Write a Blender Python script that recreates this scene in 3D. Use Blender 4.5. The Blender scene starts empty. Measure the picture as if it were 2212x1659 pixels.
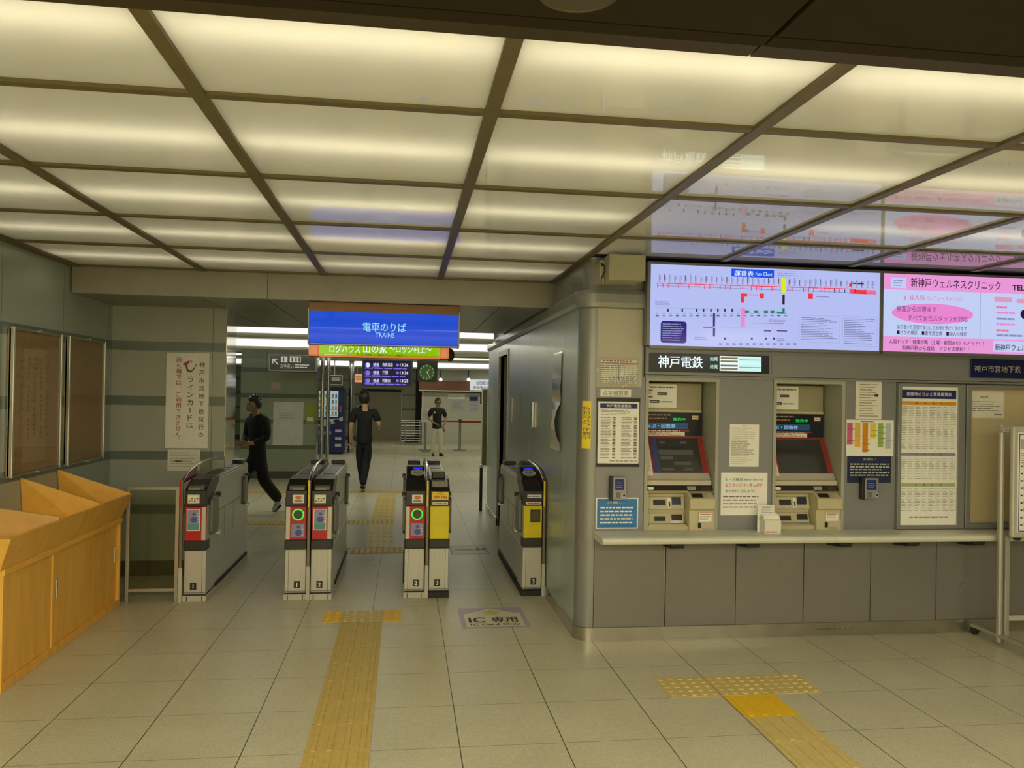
import bpy, bmesh, math, random
from mathutils import Vector, Matrix

SC = bpy.context.scene
COL = SC.collection
random.seed(7)

# ------------------------------------------------------------------ camera
CAM_F, CAM_YAW, CAM_PITCH, CAM_ROLL = 1715.34, 0.1343825, 0.0064841, 0.0170951
CAM_H, PPX, PPY = 1.67, 1106 + 1.4613, 829.5 + 9.7286


def cam_axes():
    cy, sy = math.cos(CAM_YAW), math.sin(CAM_YAW)
    cp, sp = math.cos(CAM_PITCH), math.sin(CAM_PITCH)
    f = Vector((sy * cp, cy * cp, sp))
    r = Vector((cy, -sy, 0.0))
    u = r.cross(f)
    cr, sr = math.cos(CAM_ROLL), math.sin(CAM_ROLL)
    return cr * r + sr * u, -sr * r + cr * u, f


AR, AU, AF = cam_axes()
cam_data = bpy.data.cameras.new('camera')
cam = bpy.data.objects.new('camera', cam_data)
COL.objects.link(cam)
M = Matrix((AR, AU, -AF)).transposed().to_4x4()
M.translation = Vector((0, 0, CAM_H))
cam.matrix_world = M
cam_data.sensor_fit = 'HORIZONTAL'
cam_data.sensor_width = 36.0
cam_data.lens = CAM_F * 36.0 / 2212.0
cam_data.shift_x = -1.4613 / 2212.0
cam_data.shift_y = 9.7286 / 2212.0
cam_data.clip_start = 0.05
cam_data.clip_end = 120
SC.camera = cam

# ------------------------------------------------------------------ view, world
SC.view_settings.view_transform = 'Standard'
SC.view_settings.look = 'None'
SC.view_settings.exposure = 0.0
SC.view_settings.gamma = 1.0
SC.view_settings.use_curve_mapping = False
SC.cycles.use_denoising = True
SC.cycles.max_bounces = 10
SC.cycles.diffuse_bounces = 6
SC.cycles.glossy_bounces = 4
SC.cycles.transmission_bounces = 6
SC.cycles.transparent_max_bounces = 8
SC.cycles.sample_clamp_indirect = 6.0
SC.cycles.caustics_reflective = False
SC.cycles.caustics_refractive = False
world = bpy.data.worlds.new('world')
SC.world = world
world.use_nodes = True
world.node_tree.nodes['Background'].inputs[0].default_value = (0.5, 0.45, 0.3, 1)
world.node_tree.nodes['Background'].inputs[1].default_value = 0.01

# ------------------------------------------------------------------ lamps
CEIL_Z = 2.60
GRID_X = [-2.514 + 0.9266 * i for i in range(10)]          # luminous ceiling bars
GRID_Y = [1.651, 2.606, 3.561, 4.516, 5.471, 6.46]
WARM = (1.0, 0.885, 0.60)
COOL = (1.0, 0.95, 0.74)
TUBE_W = 1.08


def area_lamp(name, loc, sx, sy, watts, col, rot=(0, 0, 0)):
    d = bpy.data.lights.new(name, 'AREA')
    d.shape = 'RECTANGLE'
    d.size, d.size_y = sx, sy
    d.energy = watts
    d.color = col
    o = bpy.data.objects.new(name, d)
    o.location = loc
    o.rotation_euler = rot
    COL.objects.link(o)
    return o


# fluorescent tubes above every diffuser panel of the luminous ceiling
for r in range(5):
    for c in range(9):
        x0, x1 = GRID_X[c], GRID_X[c + 1]
        y0, y1 = GRID_Y[r], GRID_Y[r + 1]
        lit = 1.0
        if c >= 4:
            if r >= 4:
                continue
            lit = [1.0, 1.0, 0.42, 0.0][r]
            if r == 2:
                lit = [0.05, 0.55, 0.8, 0.8, 0.8][c - 4]
        if lit == 0:
            continue
        area_lamp('tube_lamp', ((x0 + x1) / 2, (y0 + y1) / 2, CEIL_Z + 0.132),
                  0.84, 0.05, TUBE_W * lit, WARM)
        area_lamp('tube_lamp', ((x0 + x1) / 2, (y0 + y1) / 2, CEIL_Z + 0.17),
                  0.84, 0.05, TUBE_W * lit * 0.8, WARM, (math.pi, 0, 0))
# unseen lamps added behind the viewpoint to brighten the floor and walls
for x in (-2.1, -0.9, 0.6, 2.4, 4.6):
    for y in (-3.6, -1.9, -0.2):
        area_lamp('rear_fill_lamp', (x, y, 2.52), 1.0, 0.3, 56.0 if x < 2 else 40.0, WARM)
# ------------------------------------------------------------------ survey helpers: a sight line of the
# photograph met with a real plane of the building
def ray(x, y):
    return AR * ((x - PPX) / CAM_F) - AU * ((y - PPY) / CAM_F) + AF


def FL(x, y, z=0.0):
    d = ray(x, y); t = (z - CAM_H) / d.z
    return Vector((d.x * t, d.y * t, z))


def PY(x, y, Y):
    d = ray(x, y); t = Y / d.y
    return Vector((d.x * t, Y, CAM_H + d.z * t))


def PX(x, y, X):
    d = ray(x, y); t = X / d.x
    return Vector((X, d.y * t, CAM_H + d.z * t))


# ------------------------------------------------------------------ materials
def lin(c):
    c = c / 255.0
    return c / 12.92 if c <= 0.04045 else ((c + 0.055) / 1.055) ** 2.4


def L3(rgb):
    return tuple(lin(v) for v in rgb)


def A(rgb, k):
    """surface colour of something seen as rgb under the warm station light"""
    l = L3(rgb)
    return tuple(max(0.004, min(0.9, l[i] / (1.0, 0.88, 0.55)[i] * k)) for i in range(3))


MATS = {}


def mat(name, col, rough=0.5, metal=0.0, var=0.06, scale=9.0, spec=0.5, coat=0.0, bump=0.0, bscale=200.0, stretch=None):
    if name in MATS:
        return MATS[name]
    m = bpy.data.materials.new(name)
    m.use_nodes = True
    nt = m.node_tree
    b = nt.nodes['Principled BSDF']
    b.inputs['Roughness'].default_value = rough
    b.inputs['Metallic'].default_value = metal
    b.inputs['Specular IOR Level'].default_value = spec
    b.inputs['Coat Weight'].default_value = coat
    b.inputs['Coat Roughness'].default_value = 0.05
    tc = nt.nodes.new('ShaderNodeTexCoord')
    src = tc.outputs['Object']
    if stretch:
        mp = nt.nodes.new('ShaderNodeMapping')
        mp.inputs['Scale'].default_value = stretch
        nt.links.new(src, mp.inputs['Vector'])
        src = mp.outputs['Vector']
    n = nt.nodes.new('ShaderNodeTexNoise')
    n.inputs['Scale'].default_value = scale
    n.inputs['Detail'].default_value = 4.0
    nt.links.new(src, n.inputs['Vector'])
    rp = nt.nodes.new('ShaderNodeValToRGB')
    rp.color_ramp.elements[0].position = 0.3
    rp.color_ramp.elements[1].position = 0.7
    rp.color_ramp.elements[0].color = tuple(v * (1 - var) for v in col) + (1,)
    rp.color_ramp.elements[1].color = tuple(min(0.95, v * (1 + var)) for v in col) + (1,)
    nt.links.new(n.outputs['Fac'], rp.inputs['Fac'])
    nt.links.new(rp.outputs['Color'], b.inputs['Base Color'])
    if bump:
        n2 = nt.nodes.new('ShaderNodeTexNoise')
        n2.inputs['Scale'].default_value = bscale
        nt.links.new(src, n2.inputs['Vector'])
        bp = nt.nodes.new('ShaderNodeBump')
        bp.inputs['Strength'].default_value = bump
        bp.inputs['Distance'].default_value = 0.002
        nt.links.new(n2.outputs['Fac'], bp.inputs['Height'])
        nt.links.new(bp.outputs['Normal'], b.inputs['Normal'])
    MATS[name] = m
    return m


def emit(name, rgb, strength=1.0, light=True, gloss=True):
    """a lit face: colour as it glows, with a glossy acrylic front"""
    if name in MATS:
        return MATS[name]
    m = bpy.data.materials.new(name)
    m.use_nodes = True
    b = m.node_tree.nodes['Principled BSDF']
    c = L3(rgb)
    b.inputs['Base Color'].default_value = (0.02, 0.02, 0.02, 1)
    b.inputs['Roughness'].default_value = 0.12 if gloss else 0.6
    b.inputs['Specular IOR Level'].default_value = 0.3
    b.inputs['Emission Color'].default_value = c + (1,)
    b.inputs['Emission Strength'].default_value = strength
    if not light:
        m.cycles.emission_sampling = 'NONE'
    MATS[name] = m
    return m


def glass_mat(name, tint=(0.8, 0.9, 0.8), alpha=0.25, rough=0.05):
    if name in MATS:
        return MATS[name]
    m = bpy.data.materials.new(name)
    m.use_nodes = True
    nt = m.node_tree
    nt.nodes.clear()
    out = nt.nodes.new('ShaderNodeOutputMaterial')
    tr = nt.nodes.new('ShaderNodeBsdfTransparent')
    tr.inputs[0].default_value = tint + (1,)
    gl = nt.nodes.new('ShaderNodeBsdfGlossy')
    gl.inputs['Roughness'].default_value = rough
    lw = nt.nodes.new('ShaderNodeLayerWeight')
    lw.inputs['Blend'].default_value = 0.5
    pw = nt.nodes.new('ShaderNodeMath'); pw.operation = 'POWER'; pw.inputs[1].default_value = 5.0
    nt.links.new(lw.outputs['Facing'], pw.inputs[0])
    fr = nt.nodes.new('ShaderNodeMapRange')
    fr.inputs['To Min'].default_value = 0.025; fr.inputs['To Max'].default_value = 0.6
    nt.links.new(pw.outputs[0], fr.inputs['Value'])
    mx = nt.nodes.new('ShaderNodeMixShader')
    nt.links.new(fr.outputs[0], mx.inputs[0])
    nt.links.new(tr.outputs[0], mx.inputs[1])
    nt.links.new(gl.outputs[0], mx.inputs[2])
    nt.links.new(mx.outputs[0], out.inputs[0])
    MATS[name] = m
    return m


# ------------------------------------------------------------------ text outlines
_TXT = {}


def glyphs(s, bold=0.0, res=2):
    if any(ord(ch) > 0x2fff for ch in s): bold = 0.0      # brush-dense glyphs are struck twice instead
    key = (s, bold, res)
    if key in _TXT:
        return _TXT[key]
    cu = bpy.data.curves.new('txt', 'FONT')
    cu.body = s
    cu.size = 1.0
    cu.offset = bold
    cu.resolution_u = res
    cu.fill_mode = 'FRONT'
    o = bpy.data.objects.new('txt', cu)
    COL.objects.link(o)
    dg = bpy.context.evaluated_depsgraph_get()
    me = o.evaluated_get(dg).to_mesh()
    vs = [(v.co.x, v.co.y) for v in me.vertices]
    fs = [tuple(p.vertices) for p in me.polygons]
    o.evaluated_get(dg).to_mesh_clear()
    bpy.data.objects.remove(o)
    bpy.data.curves.remove(cu)
    if not vs:
        vs, fs = [(0, 0), (1, 0), (1, 1)], []
    x0 = min(v[0] for v in vs); x1 = max(v[0] for v in vs)
    y0 = min(v[1] for v in vs); y1 = max(v[1] for v in vs)
    _TXT[key] = (vs, fs, x0, x1, y0, y1)
    return _TXT[key]


# ------------------------------------------------------------------ mesh builder
class MB:
    def __init__(self):
        self.v, self.f, self.m, self.s, self.mats = [], [], [], [], []

    def mi(self, m):
        if m not in self.mats:
            self.mats.append(m)
        return self.mats.index(m)

    def add(self, vs, fs, m, smooth=False):
        o = len(self.v)
        self.v += [tuple(v) for v in vs]
        k = self.mi(m)
        for f in fs:
            self.f.append(tuple(i + o for i in f))
            self.m.append(k)
            self.s.append(smooth)
        return self

    def quad(self, a, b, c, d, m):
        return self.add([a, b, c, d], [(0, 1, 2, 3)], m)

    def box(self, x0, x1, y0, y1, z0, z1, m, bev=0.0, seg=2):
        x0, x1 = min(x0, x1), max(x0, x1)
        y0, y1 = min(y0, y1), max(y0, y1)
        z0, z1 = min(z0, z1), max(z0, z1)
        vs = [(x0, y0, z0), (x1, y0, z0), (x1, y1, z0), (x0, y1, z0), (x0, y0, z1), (x1, y0, z1), (x1, y1, z1), (x0, y1, z1)]
        fs = [(0, 3, 2, 1), (4, 5, 6, 7), (0, 1, 5, 4), (1, 2, 6, 5), (2, 3, 7, 6), (3, 0, 4, 7)]
        return self._solid(vs, fs, m, bev, seg)

    def _solid(self, vs, fs, m, bev, seg=2):
        if not bev:
            return self.add(vs, fs, m)
        bm = bmesh.new()
        bv = [bm.verts.new(v) for v in vs]
        for f in fs:
            bm.faces.new([bv[i] for i in f])
        bmesh.ops.bevel(bm, geom=list(bm.edges), offset=bev, segments=seg, profile=0.5, affect='EDGES', clamp_overlap=True)
        bm.verts.index_update()
        self.add([v.co[:] for v in bm.verts], [[v.index for v in f.verts] for f in bm.faces], m, False)
        bm.free()
        return self

    def prism(self, poly, axis, a0, a1, m, bev=0.0):
        """poly: 2D outline in the two other axes (in xyz order), swept along axis from a0 to a1"""
        def P(p, a):
            return {'x': (a, p[0], p[1]), 'y': (p[0], a, p[1]), 'z': (p[0], p[1], a)}[axis]
        n = len(poly)
        vs = [P(p, a0) for p in poly] + [P(p, a1) for p in poly]
        fs = [tuple(range(n - 1, -1, -1)), tuple(range(n, 2 * n))]
        fs += [(i, (i + 1) % n, (i + 1) % n + n, i + n) for i in range(n)]
        bm = bmesh.new()
        bv = [bm.verts.new(v) for v in vs]
        for f in fs:
            bm.faces.new([bv[i] for i in f])
        bmesh.ops.recalc_face_normals(bm, faces=list(bm.faces))
        if bev:
            bmesh.ops.bevel(bm, geom=list(bm.edges), offset=bev, segments=2, profile=0.5, affect='EDGES', clamp_overlap=True)
        bm.verts.index_update()
        self.add([v.co[:] for v in bm.verts], [[v.index for v in f.verts] for f in bm.faces], m)
        bm.free()
        return self

    def tube(self, pts, r, m, n=10, caps=True, flat=None):
        pts = [Vector(p) for p in pts]
        rr = r if isinstance(r, (list, tuple)) else [r] * len(pts)
        vs, fs = [], []
        up = Vector((0, 0, 1))
        prev = None
        for i, p in enumerate(pts):
            if i == 0:
                t = pts[1] - p
            elif i == len(pts) - 1:
                t = p - pts[i - 1]
            else:
                t = (pts[i + 1] - p).normalized() + (p - pts[i - 1]).normalized()
            t.normalize()
            if prev is None:
                a = t.cross(up)
                if a.length < 1e-3:
                    a = t.cross(Vector((1, 0, 0)))
            else:
                a = prev - t * prev.dot(t)
            a.normalize(); prev = a
            b = t.cross(a)
            for k in range(n):
                g = 2 * math.pi * k / n
                ca, sa = math.cos(g), math.sin(g)
                vs.append(p + (a * ca + b * sa) * rr[i])
        for i in range(len(pts) - 1):
            for k in range(n):
                fs.append((i * n + k, i * n + (k + 1) % n, (i + 1) * n + (k + 1) % n, (i + 1) * n + k))
        self.add(vs, fs, m, True)
        if caps:
            self.add(vs[:n], [tuple(range(n - 1, -1, -1))], m)
            self.add(vs[-n:], [tuple(range(n))], m)
        return self

    def cyl(self, p0, p1, r, m, n=16):
        return self.tube([p0, p1], r, m, n)

    def ball(self, c, r, m, n=12, k=8):
        rx, ry, rz = r if isinstance(r, (list, tuple)) else (r, r, r)
        vs, fs = [], []
        for i in range(k + 1):
            th = math.pi * i / k
            for j in range(n):
                ph = 2 * math.pi * j / n
                vs.append((c[0] + rx * math.sin(th) * math.cos(ph), c[1] + ry * math.sin(th) * math.sin(ph), c[2] + rz * math.cos(th)))
        for i in range(k):
            for j in range(n):
                fs.append((i * n + j, (i + 1) * n + j, (i + 1) * n + (j + 1) % n, i * n + (j + 1) % n))
        return self.add(vs, fs, m, True)

    def sweep(self, path, prof, m, caps=True):
        """path: list of ((x, y), (nx, ny)); prof: closed outline of (outward offset, z)"""
        n = len(prof)
        vs, fs = [], []
        for (p, nn) in path:
            for (o, z) in prof:
                vs.append((p[0] + nn[0] * o, p[1] + nn[1] * o, z))
        for i in range(len(path) - 1):
            for k in range(n):
                fs.append((i * n + k, (i + 1) * n + k, (i + 1) * n + (k + 1) % n, i * n + (k + 1) % n))
        if caps:
            fs.append(tuple(range(n)))
            fs.append(tuple(range((len(path) - 1) * n + n - 1, (len(path) - 1) * n - 1, -1)))
        return self.add(vs, fs, m)

    def build(self, name, parent=None, bev=0.0):
        me = bpy.data.meshes.new(name)
        off = Vector((0, 0, 0))
        p = parent
        while p is not None:
            off = off + p.location
            p = p.parent
        me.from_pydata([tuple(Vector(v) - off) for v in self.v], [], self.f)
        for mm in self.mats:
            me.materials.append(mm)
        me.polygons.foreach_set('material_index', self.m)
        me.polygons.foreach_set('use_smooth', self.s)
        me.update()
        o = bpy.data.objects.new(name, me)
        COL.objects.link(o)
        if parent is not None:
            o.parent = parent
        if bev:
            md = o.modifiers.new('bevel', 'BEVEL')
            md.width = bev; md.segments = 2; md.limit_method = 'ANGLE'
        return o


class Sheet(MB):
    """printed face: everything is laid on the plane through o with axes ux (right) and uy (up)"""

    def __init__(self, o, ux, uy):
        super().__init__()
        self.o, self.ux, self.uy = Vector(o), Vector(ux).normalized(), Vector(uy).normalized()
        self.n = self.ux.cross(self.uy).normalized()
        self.h = 0.0

    def P(self, u, v, h):
        return self.o + self.ux * u + self.uy * v + self.n * h

    def px(self, x, y):
        d = ray(x, y)
        c = Vector((0, 0, CAM_H))
        t = (self.o - c).dot(self.n) / d.dot(self.n)
        q = c + d * t - self.o
        return q.dot(self.ux), q.dot(self.uy)

    def slab(self, u0, v0, u1, v1, m, t=0.002, bev=0.0):
        """body of the sheet, its front at height t over the plane"""
        a = [self.P(u, v, h) for h in (0.0, t) for (u, v) in ((u0, v0), (u1, v0), (u1, v1), (u0, v1))]
        fs = [(3, 2, 1, 0), (4, 5, 6, 7), (0, 1, 5, 4), (1, 2, 6, 5), (2, 3, 7, 6), (3, 0, 4, 7)]
        self._solid(a, fs, m, bev)
        self.h = max(self.h, t)
        return self

    def lift(self, d=0.0006):
        self.h += d
        return self

    def rect(self, u0, v0, u1, v1, m, dh=0.0005):
        h = self.h + dh
        return self.quad(self.P(u0, v0, h), self.P(u1, v0, h), self.P(u1, v1, h), self.P(u0, v1, h), m)

    def poly(self, pts, m, dh=0.0005):
        h = self.h + dh
        return self.add([self.P(u, v, h) for (u, v) in pts], [tuple(range(len(pts)))], m)

    def ell(self, u, v, ru, rv, m, dh=0.0005, n=28):
        return self.poly([(u + ru * math.cos(2 * math.pi * k / n), v + rv * math.sin(2 * math.pi * k / n)) for k in range(n)], m, dh)

    def ring(self, u, v, r0, r1, m, dh=0.0005, n=28):
        h = self.h + dh
        vs = [self.P(u + r * math.cos(2 * math.pi * k / n), v + r * math.sin(2 * math.pi * k / n), h) for r in (r0, r1) for k in range(n)]
        return self.add(vs, [(k, n + k, n + (k + 1) % n, (k + 1) % n) for k in range(n)], m)

    def frame(self, u0, v0, u1, v1, w, m, dh=0.0005):
        self.rect(u0, v0, u1, v0 + w, m, dh); self.rect(u0, v1 - w, u1, v1, m, dh)
        self.rect(u0, v0 + w, u0 + w, v1 - w, m, dh); return self.rect(u1 - w, v0 + w, u1, v1 - w, m, dh)

    def text(self, s, u, v, hgt, m, align='c', width=None, bold=0.0, dh=0.0011, rot=0.0, res=2, again=False):
        """s with its ink box hgt tall centred on (u, v); width squeezes or stretches it"""
        vs, fs, x0, x1, y0, y1 = glyphs(s, bold, res)
        k = hgt / max(1e-6, y1 - y0)
        kx = k if width is None else width / max(1e-6, x1 - x0)
        w = (x1 - x0) * kx
        u0 = {'c': u - w / 2, 'l': u, 'r': u - w}[align]
        cu = u0 + w / 2
        ca, sa = math.cos(rot), math.sin(rot)
        if bold and rot == 0.0 and not again and any(ord(ch) > 0x2fff for ch in s):
            d = min(bold, .03) * .55 * k
            self.text(s, u + d, v, hgt, m, align, width, bold, dh + .0002, rot, res, True)
            self.text(s, u - d, v, hgt, m, align, width, bold, dh, rot, res, True)
            return self
        out = []
        for (x, y) in vs:
            a = u0 + (x - x0) * kx - cu
            b = (y - (y0 + y1) / 2) * k
            out.append(self.P(cu + a * ca - b * sa, v + a * sa + b * ca, self.h + dh))
        return self.add(out, fs, m)

    def vtext(self, s, u, vtop, vbot, m, size=None, bold=0.0, dh=0.0011):
        """characters one under another"""
        n = len(s)
        step = (vtop - vbot) / n
        size = size or step * 0.8
        for i, ch in enumerate(s):
            v = vtop - step * (i + 0.5)
            if ch == ' ':
                continue
            if ch in 'ー〜':
                self.text(ch, u, v, size * 0.12, m, width=size * 0.75, rot=-math.pi / 2, bold=bold, dh=dh)
            elif ch in '、。':
                self.text(ch, u + size * 0.3, v + size * 0.3, size * 0.25, m, bold=bold, dh=dh)
            else:
                vs, fs, x0, x1, y0, y1 = glyphs(ch, bold)
                self.text(ch, u, v, size * max(0.12, min(1.0, (y1 - y0) / 0.9)), m, width=size * min(1.0, (x1 - x0) / 0.9), bold=bold, dh=dh)
        return self

    def lines(self, u0, v0, u1, v1, n, m, fill=0.35, rag=0.3, words=3, dh=0.0006):
        """n rows of small print too small to read: short dashes"""
        st = (v1 - v0) / n
        for i in range(n):
            v = v1 - st * (i + 0.5)
            e = u1 - (u1 - u0) * rag * random.random()
            u = u0
            while u < e:
                w = (u1 - u0) / words * (0.4 + 0.7 * random.random())
                self.rect(u, v - st * fill / 2, min(e, u + w), v + st * fill / 2, m, dh)
                u += w + (u1 - u0) * 0.025
        return self


def tag(o, label=None, cat=None, group=None, kind=None):
    if label: o['label'] = label
    if cat: o['category'] = cat
    if group: o['group'] = group
    if kind: o['kind'] = kind
    return o


def thing(name, label, cat, loc=(0, 0, 0), group=None):
    o = bpy.data.objects.new(name, None)
    COL.objects.link(o)
    o.location = loc
    o.empty_display_size = 0.1
    return tag(o, label, cat, group)


def struct(o):
    o['kind'] = 'structure'
    return o


def copy_tree(o, parent=None):
    c = o.copy()
    COL.objects.link(c)
    if parent is not None:
        c.parent = parent
    for ch in list(o.children):
        copy_tree(ch, c)
    return c


# ------------------------------------------------------------------ common materials
STEEL = mat('stainless_steel', (0.56, 0.54, 0.5), 0.34, 0.85, 0.05, 6, stretch=(40, 40, 1))
STEEL_D = mat('brushed_steel_dark', (0.36, 0.35, 0.3), 0.4, 0.7, 0.06, 6, stretch=(40, 40, 1))
CHROME = mat('polished_steel', (0.75, 0.74, 0.7), 0.1, 1.0, 0.03)
BLACK = mat('black_plastic', (0.012, 0.012, 0.011), 0.4, 0.0, 0.1)
DARK = mat('dark_recess', (0.01, 0.009, 0.007), 0.7)
RUBBER = mat('black_rubber', (0.02, 0.02, 0.02), 0.7)
PAPER = mat('white_paper', (0.90, 0.89, 0.85), 0.6, 0, 0.03)
PAPER_C = mat('cream_paper', (0.80, 0.77, 0.68), 0.6, 0, 0.03)
INK = mat('black_ink', (0.02, 0.02, 0.02), 0.6)
INK_G = mat('grey_ink', (0.18, 0.17, 0.15), 0.6)
INK_L = mat('light_grey_ink', (0.38, 0.36, 0.31), 0.6)
RED_I = mat('red_ink', (0.55, 0.03, 0.02), 0.5)
NAVY_I = mat('navy_ink', (0.012, 0.02, 0.16), 0.45)
BLUE_I = mat('blue_ink', (0.02, 0.14, 0.5), 0.45)
YEL_I = mat('yellow_ink', (0.9, 0.68, 0.03), 0.45)
WHITE_I = mat('white_ink', (0.88, 0.87, 0.82), 0.5)
# ================================================================== THE SETTING
TICKET_Y, SIDE_X, LEFT_X, FACE_Y = 5.28, 1.18, -2.57, 7.415


def floor_material():
    m = bpy.data.materials.new('speckled_floor_tiles')
    m.use_nodes = True
    nt = m.node_tree
    b = nt.nodes['Principled BSDF']
    tc = nt.nodes.new('ShaderNodeTexCoord')
    sp = nt.nodes.new('ShaderNodeSeparateXYZ')
    nt.links.new(tc.outputs['Object'], sp.inputs[0])

    def math_(op, a, bb=None, cc=None):
        n = nt.nodes.new('ShaderNodeMath'); n.operation = op
        for i, v in enumerate((a, bb, cc)):
            if v is None: continue
            if isinstance(v, (int, float)): n.inputs[i].default_value = v
            else: nt.links.new(v, n.inputs[i])
        return n.outputs[0]

    def joint(axis, off, w):
        t = math_('ADD', sp.outputs[axis], -off + 100.0 + 0.25)
        f = math_('FRACT', math_('MULTIPLY', t, 2.0))
        d = math_('ABSOLUTE', math_('SUBTRACT', f, 0.5))
        return math_('LESS_THAN', d, w)              # w in tile halves
    jx = joint('X', -0.2152, 0.0052)
    jy = joint('Y', 3.7491, 0.0046)
    # speckle and wear
    n1 = nt.nodes.new('ShaderNodeTexNoise'); n1.inputs['Scale'].default_value = 140; n1.inputs['Detail'].default_value = 3
    n2 = nt.nodes.new('ShaderNodeTexNoise'); n2.inputs['Scale'].default_value = 2.2; n2.inputs['Detail'].default_value = 6
    n3 = nt.nodes.new('ShaderNodeTexNoise'); n3.inputs['Scale'].default_value = 34; n3.inputs['Detail'].default_value = 5
    for n in (n1, n2, n3): nt.links.new(tc.outputs['Object'], n.inputs['Vector'])
    r1 = nt.nodes.new('ShaderNodeValToRGB')
    r1.color_ramp.elements[0].position = 0.36; r1.color_ramp.elements[0].color = (0.42, 0.395, 0.28, 1)
    r1.color_ramp.elements[1].position = 0.62; r1.color_ramp.elements[1].color = (0.64, 0.605, 0.44, 1)
    mxn = math_('ADD', math_('MULTIPLY', n1.outputs['Fac'], 0.6), math_('ADD', math_('MULTIPLY', n2.outputs['Fac'], 0.2), math_('MULTIPLY', n3.outputs['Fac'], 0.2)))
    nt.links.new(mxn, r1.inputs['Fac'])
    g1 = nt.nodes.new('ShaderNodeMix'); g1.data_type = 'RGBA'
    g1.inputs['B'].default_value = (0.20, 0.18, 0.12, 1)
    nt.links.new(r1.outputs['Color'], g1.inputs['A']); nt.links.new(jy, g1.inputs['Factor'])
    g2 = nt.nodes.new('ShaderNodeMix'); g2.data_type = 'RGBA'
    g2.inputs['B'].default_value = (0.075, 0.065, 0.04, 1)
    nt.links.new(g1.outputs['Result'], g2.inputs['A']); nt.links.new(jx, g2.inputs['Factor'])
    nt.links.new(g2.outputs['Result'], b.inputs['Base Color'])
    rr = nt.nodes.new('ShaderNodeMapRange')
    rr.inputs['To Min'].default_value = 0.22; rr.inputs['To Max'].default_value = 0.42
    nt.links.new(n2.outputs['Fac'], rr.inputs['Value'])
    nt.links.new(rr.outputs['Result'], b.inputs['Roughness'])
    b.inputs['Specular IOR Level'].default_value = 0.42
    bp = nt.nodes.new('ShaderNodeBump'); bp.inputs['Strength'].default_value = 0.05; bp.inputs['Distance'].default_value = 0.001
    nt.links.new(n3.outputs['Fac'], bp.inputs['Height']); nt.links.new(bp.outputs['Normal'], b.inputs['Normal'])
    return m


def banded_wall(name, axis, seam_off, seam_pitch, base, band, lower):
    """enamelled wall panels with darker stripes at fixed heights and upright joints"""
    m = bpy.data.materials.new(name)
    m.use_nodes = True
    nt = m.node_tree
    b = nt.nodes['Principled BSDF']
    tc = nt.nodes.new('ShaderNodeTexCoord')
    sp = nt.nodes.new('ShaderNodeSeparateXYZ'); nt.links.new(tc.outputs['Object'], sp.inputs[0])

    def math_(op, a, bb=None):
        n = nt.nodes.new('ShaderNodeMath'); n.operation = op
        for i, v in enumerate((a, bb)):
            if v is None: continue
            if isinstance(v, (int, float)): n.inputs[i].default_value = v
            else: nt.links.new(v, n.inputs[i])
        return n.outputs[0]

    def within(lo, hi):
        return math_('MULTIPLY', math_('GREATER_THAN', sp.outputs['Z'], lo), math_('LESS_THAN', sp.outputs['Z'], hi))
    stripes = None
    for lo, hi in ((0.548, 0.632), (1.03, 1.105), (1.512, 1.596), (1.998, 2.08)):
        w = within(lo, hi)
        stripes = w if stripes is None else math_('MAXIMUM', stripes, w)
    n = nt.nodes.new('ShaderNodeTexNoise'); n.inputs['Scale'].default_value = 3
    nt.links.new(tc.outputs['Object'], n.inputs['Vector'])
    rp = nt.nodes.new('ShaderNodeValToRGB')
    rp.color_ramp.elements[0].color = tuple(v * 0.93 for v in base) + (1,)
    rp.color_ramp.elements[1].color = tuple(v * 1.05 for v in base) + (1,)
    nt.links.new(n.outputs['Fac'], rp.inputs['Fac'])
    cur = rp.outputs['Color']
    f = math_('FRACT', math_('DIVIDE', math_('ADD', sp.outputs[axis], 50.0 * seam_pitch - seam_off), seam_pitch))
    seam = math_('LESS_THAN', f, 0.006 / seam_pitch)
    for fac, col in ((stripes, band), (within(-1, 0.136), lower), (math_('MULTIPLY', seam, 0.6), (0.03, 0.03, 0.02))):
        g = nt.nodes.new('ShaderNodeMix'); g.data_type = 'RGBA'
        g.inputs['B'].default_value = tuple(col) + (1,)
        nt.links.new(cur, g.inputs['A']); nt.links.new(fac, g.inputs['Factor'])
        cur = g.outputs['Result']
    nt.links.new(cur, b.inputs['Base Color'])
    b.inputs['Roughness'].default_value = 0.2
    b.inputs['Specular IOR Level'].default_value = 0.5
    return m


# ---- floor
mb = MB()
mb.add([(-7, -4.6, 0), (9, -4.6, 0), (9, 29, 0), (-7, 29, 0)], [(0, 1, 2, 3)], floor_material())
struct(mb.build('floor'))

# ---- luminous ceiling: housing above, bars, panels
HOUSE = mat('lamp_housing_white', (0.82, 0.82, 0.78), 0.7, 0, 0.02)
mb = MB()
mb.box(LEFT_X - 0.1, 6.2, 1.55, 6.62, 2.96, 3.02, HOUSE)
mb.box(LEFT_X - 0.1, LEFT_X - 0.06, 1.55, 6.62, 2.62, 2.96, HOUSE)
mb.box(6.16, 6.2, 1.55, 6.62, 2.62, 2.96, HOUSE)
mb.box(LEFT_X - 0.1, 6.2, 1.55, 1.6, 2.62, 2.96, HOUSE)
mb.box(LEFT_X - 0.1, 6.2, 6.55, 6.62, 2.62, 2.96, HOUSE)
mb.box(1.18, 6.2, 4.50, 4.53, 2.63, 2.96, HOUSE)
struct(mb.build('ceiling'))

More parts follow.
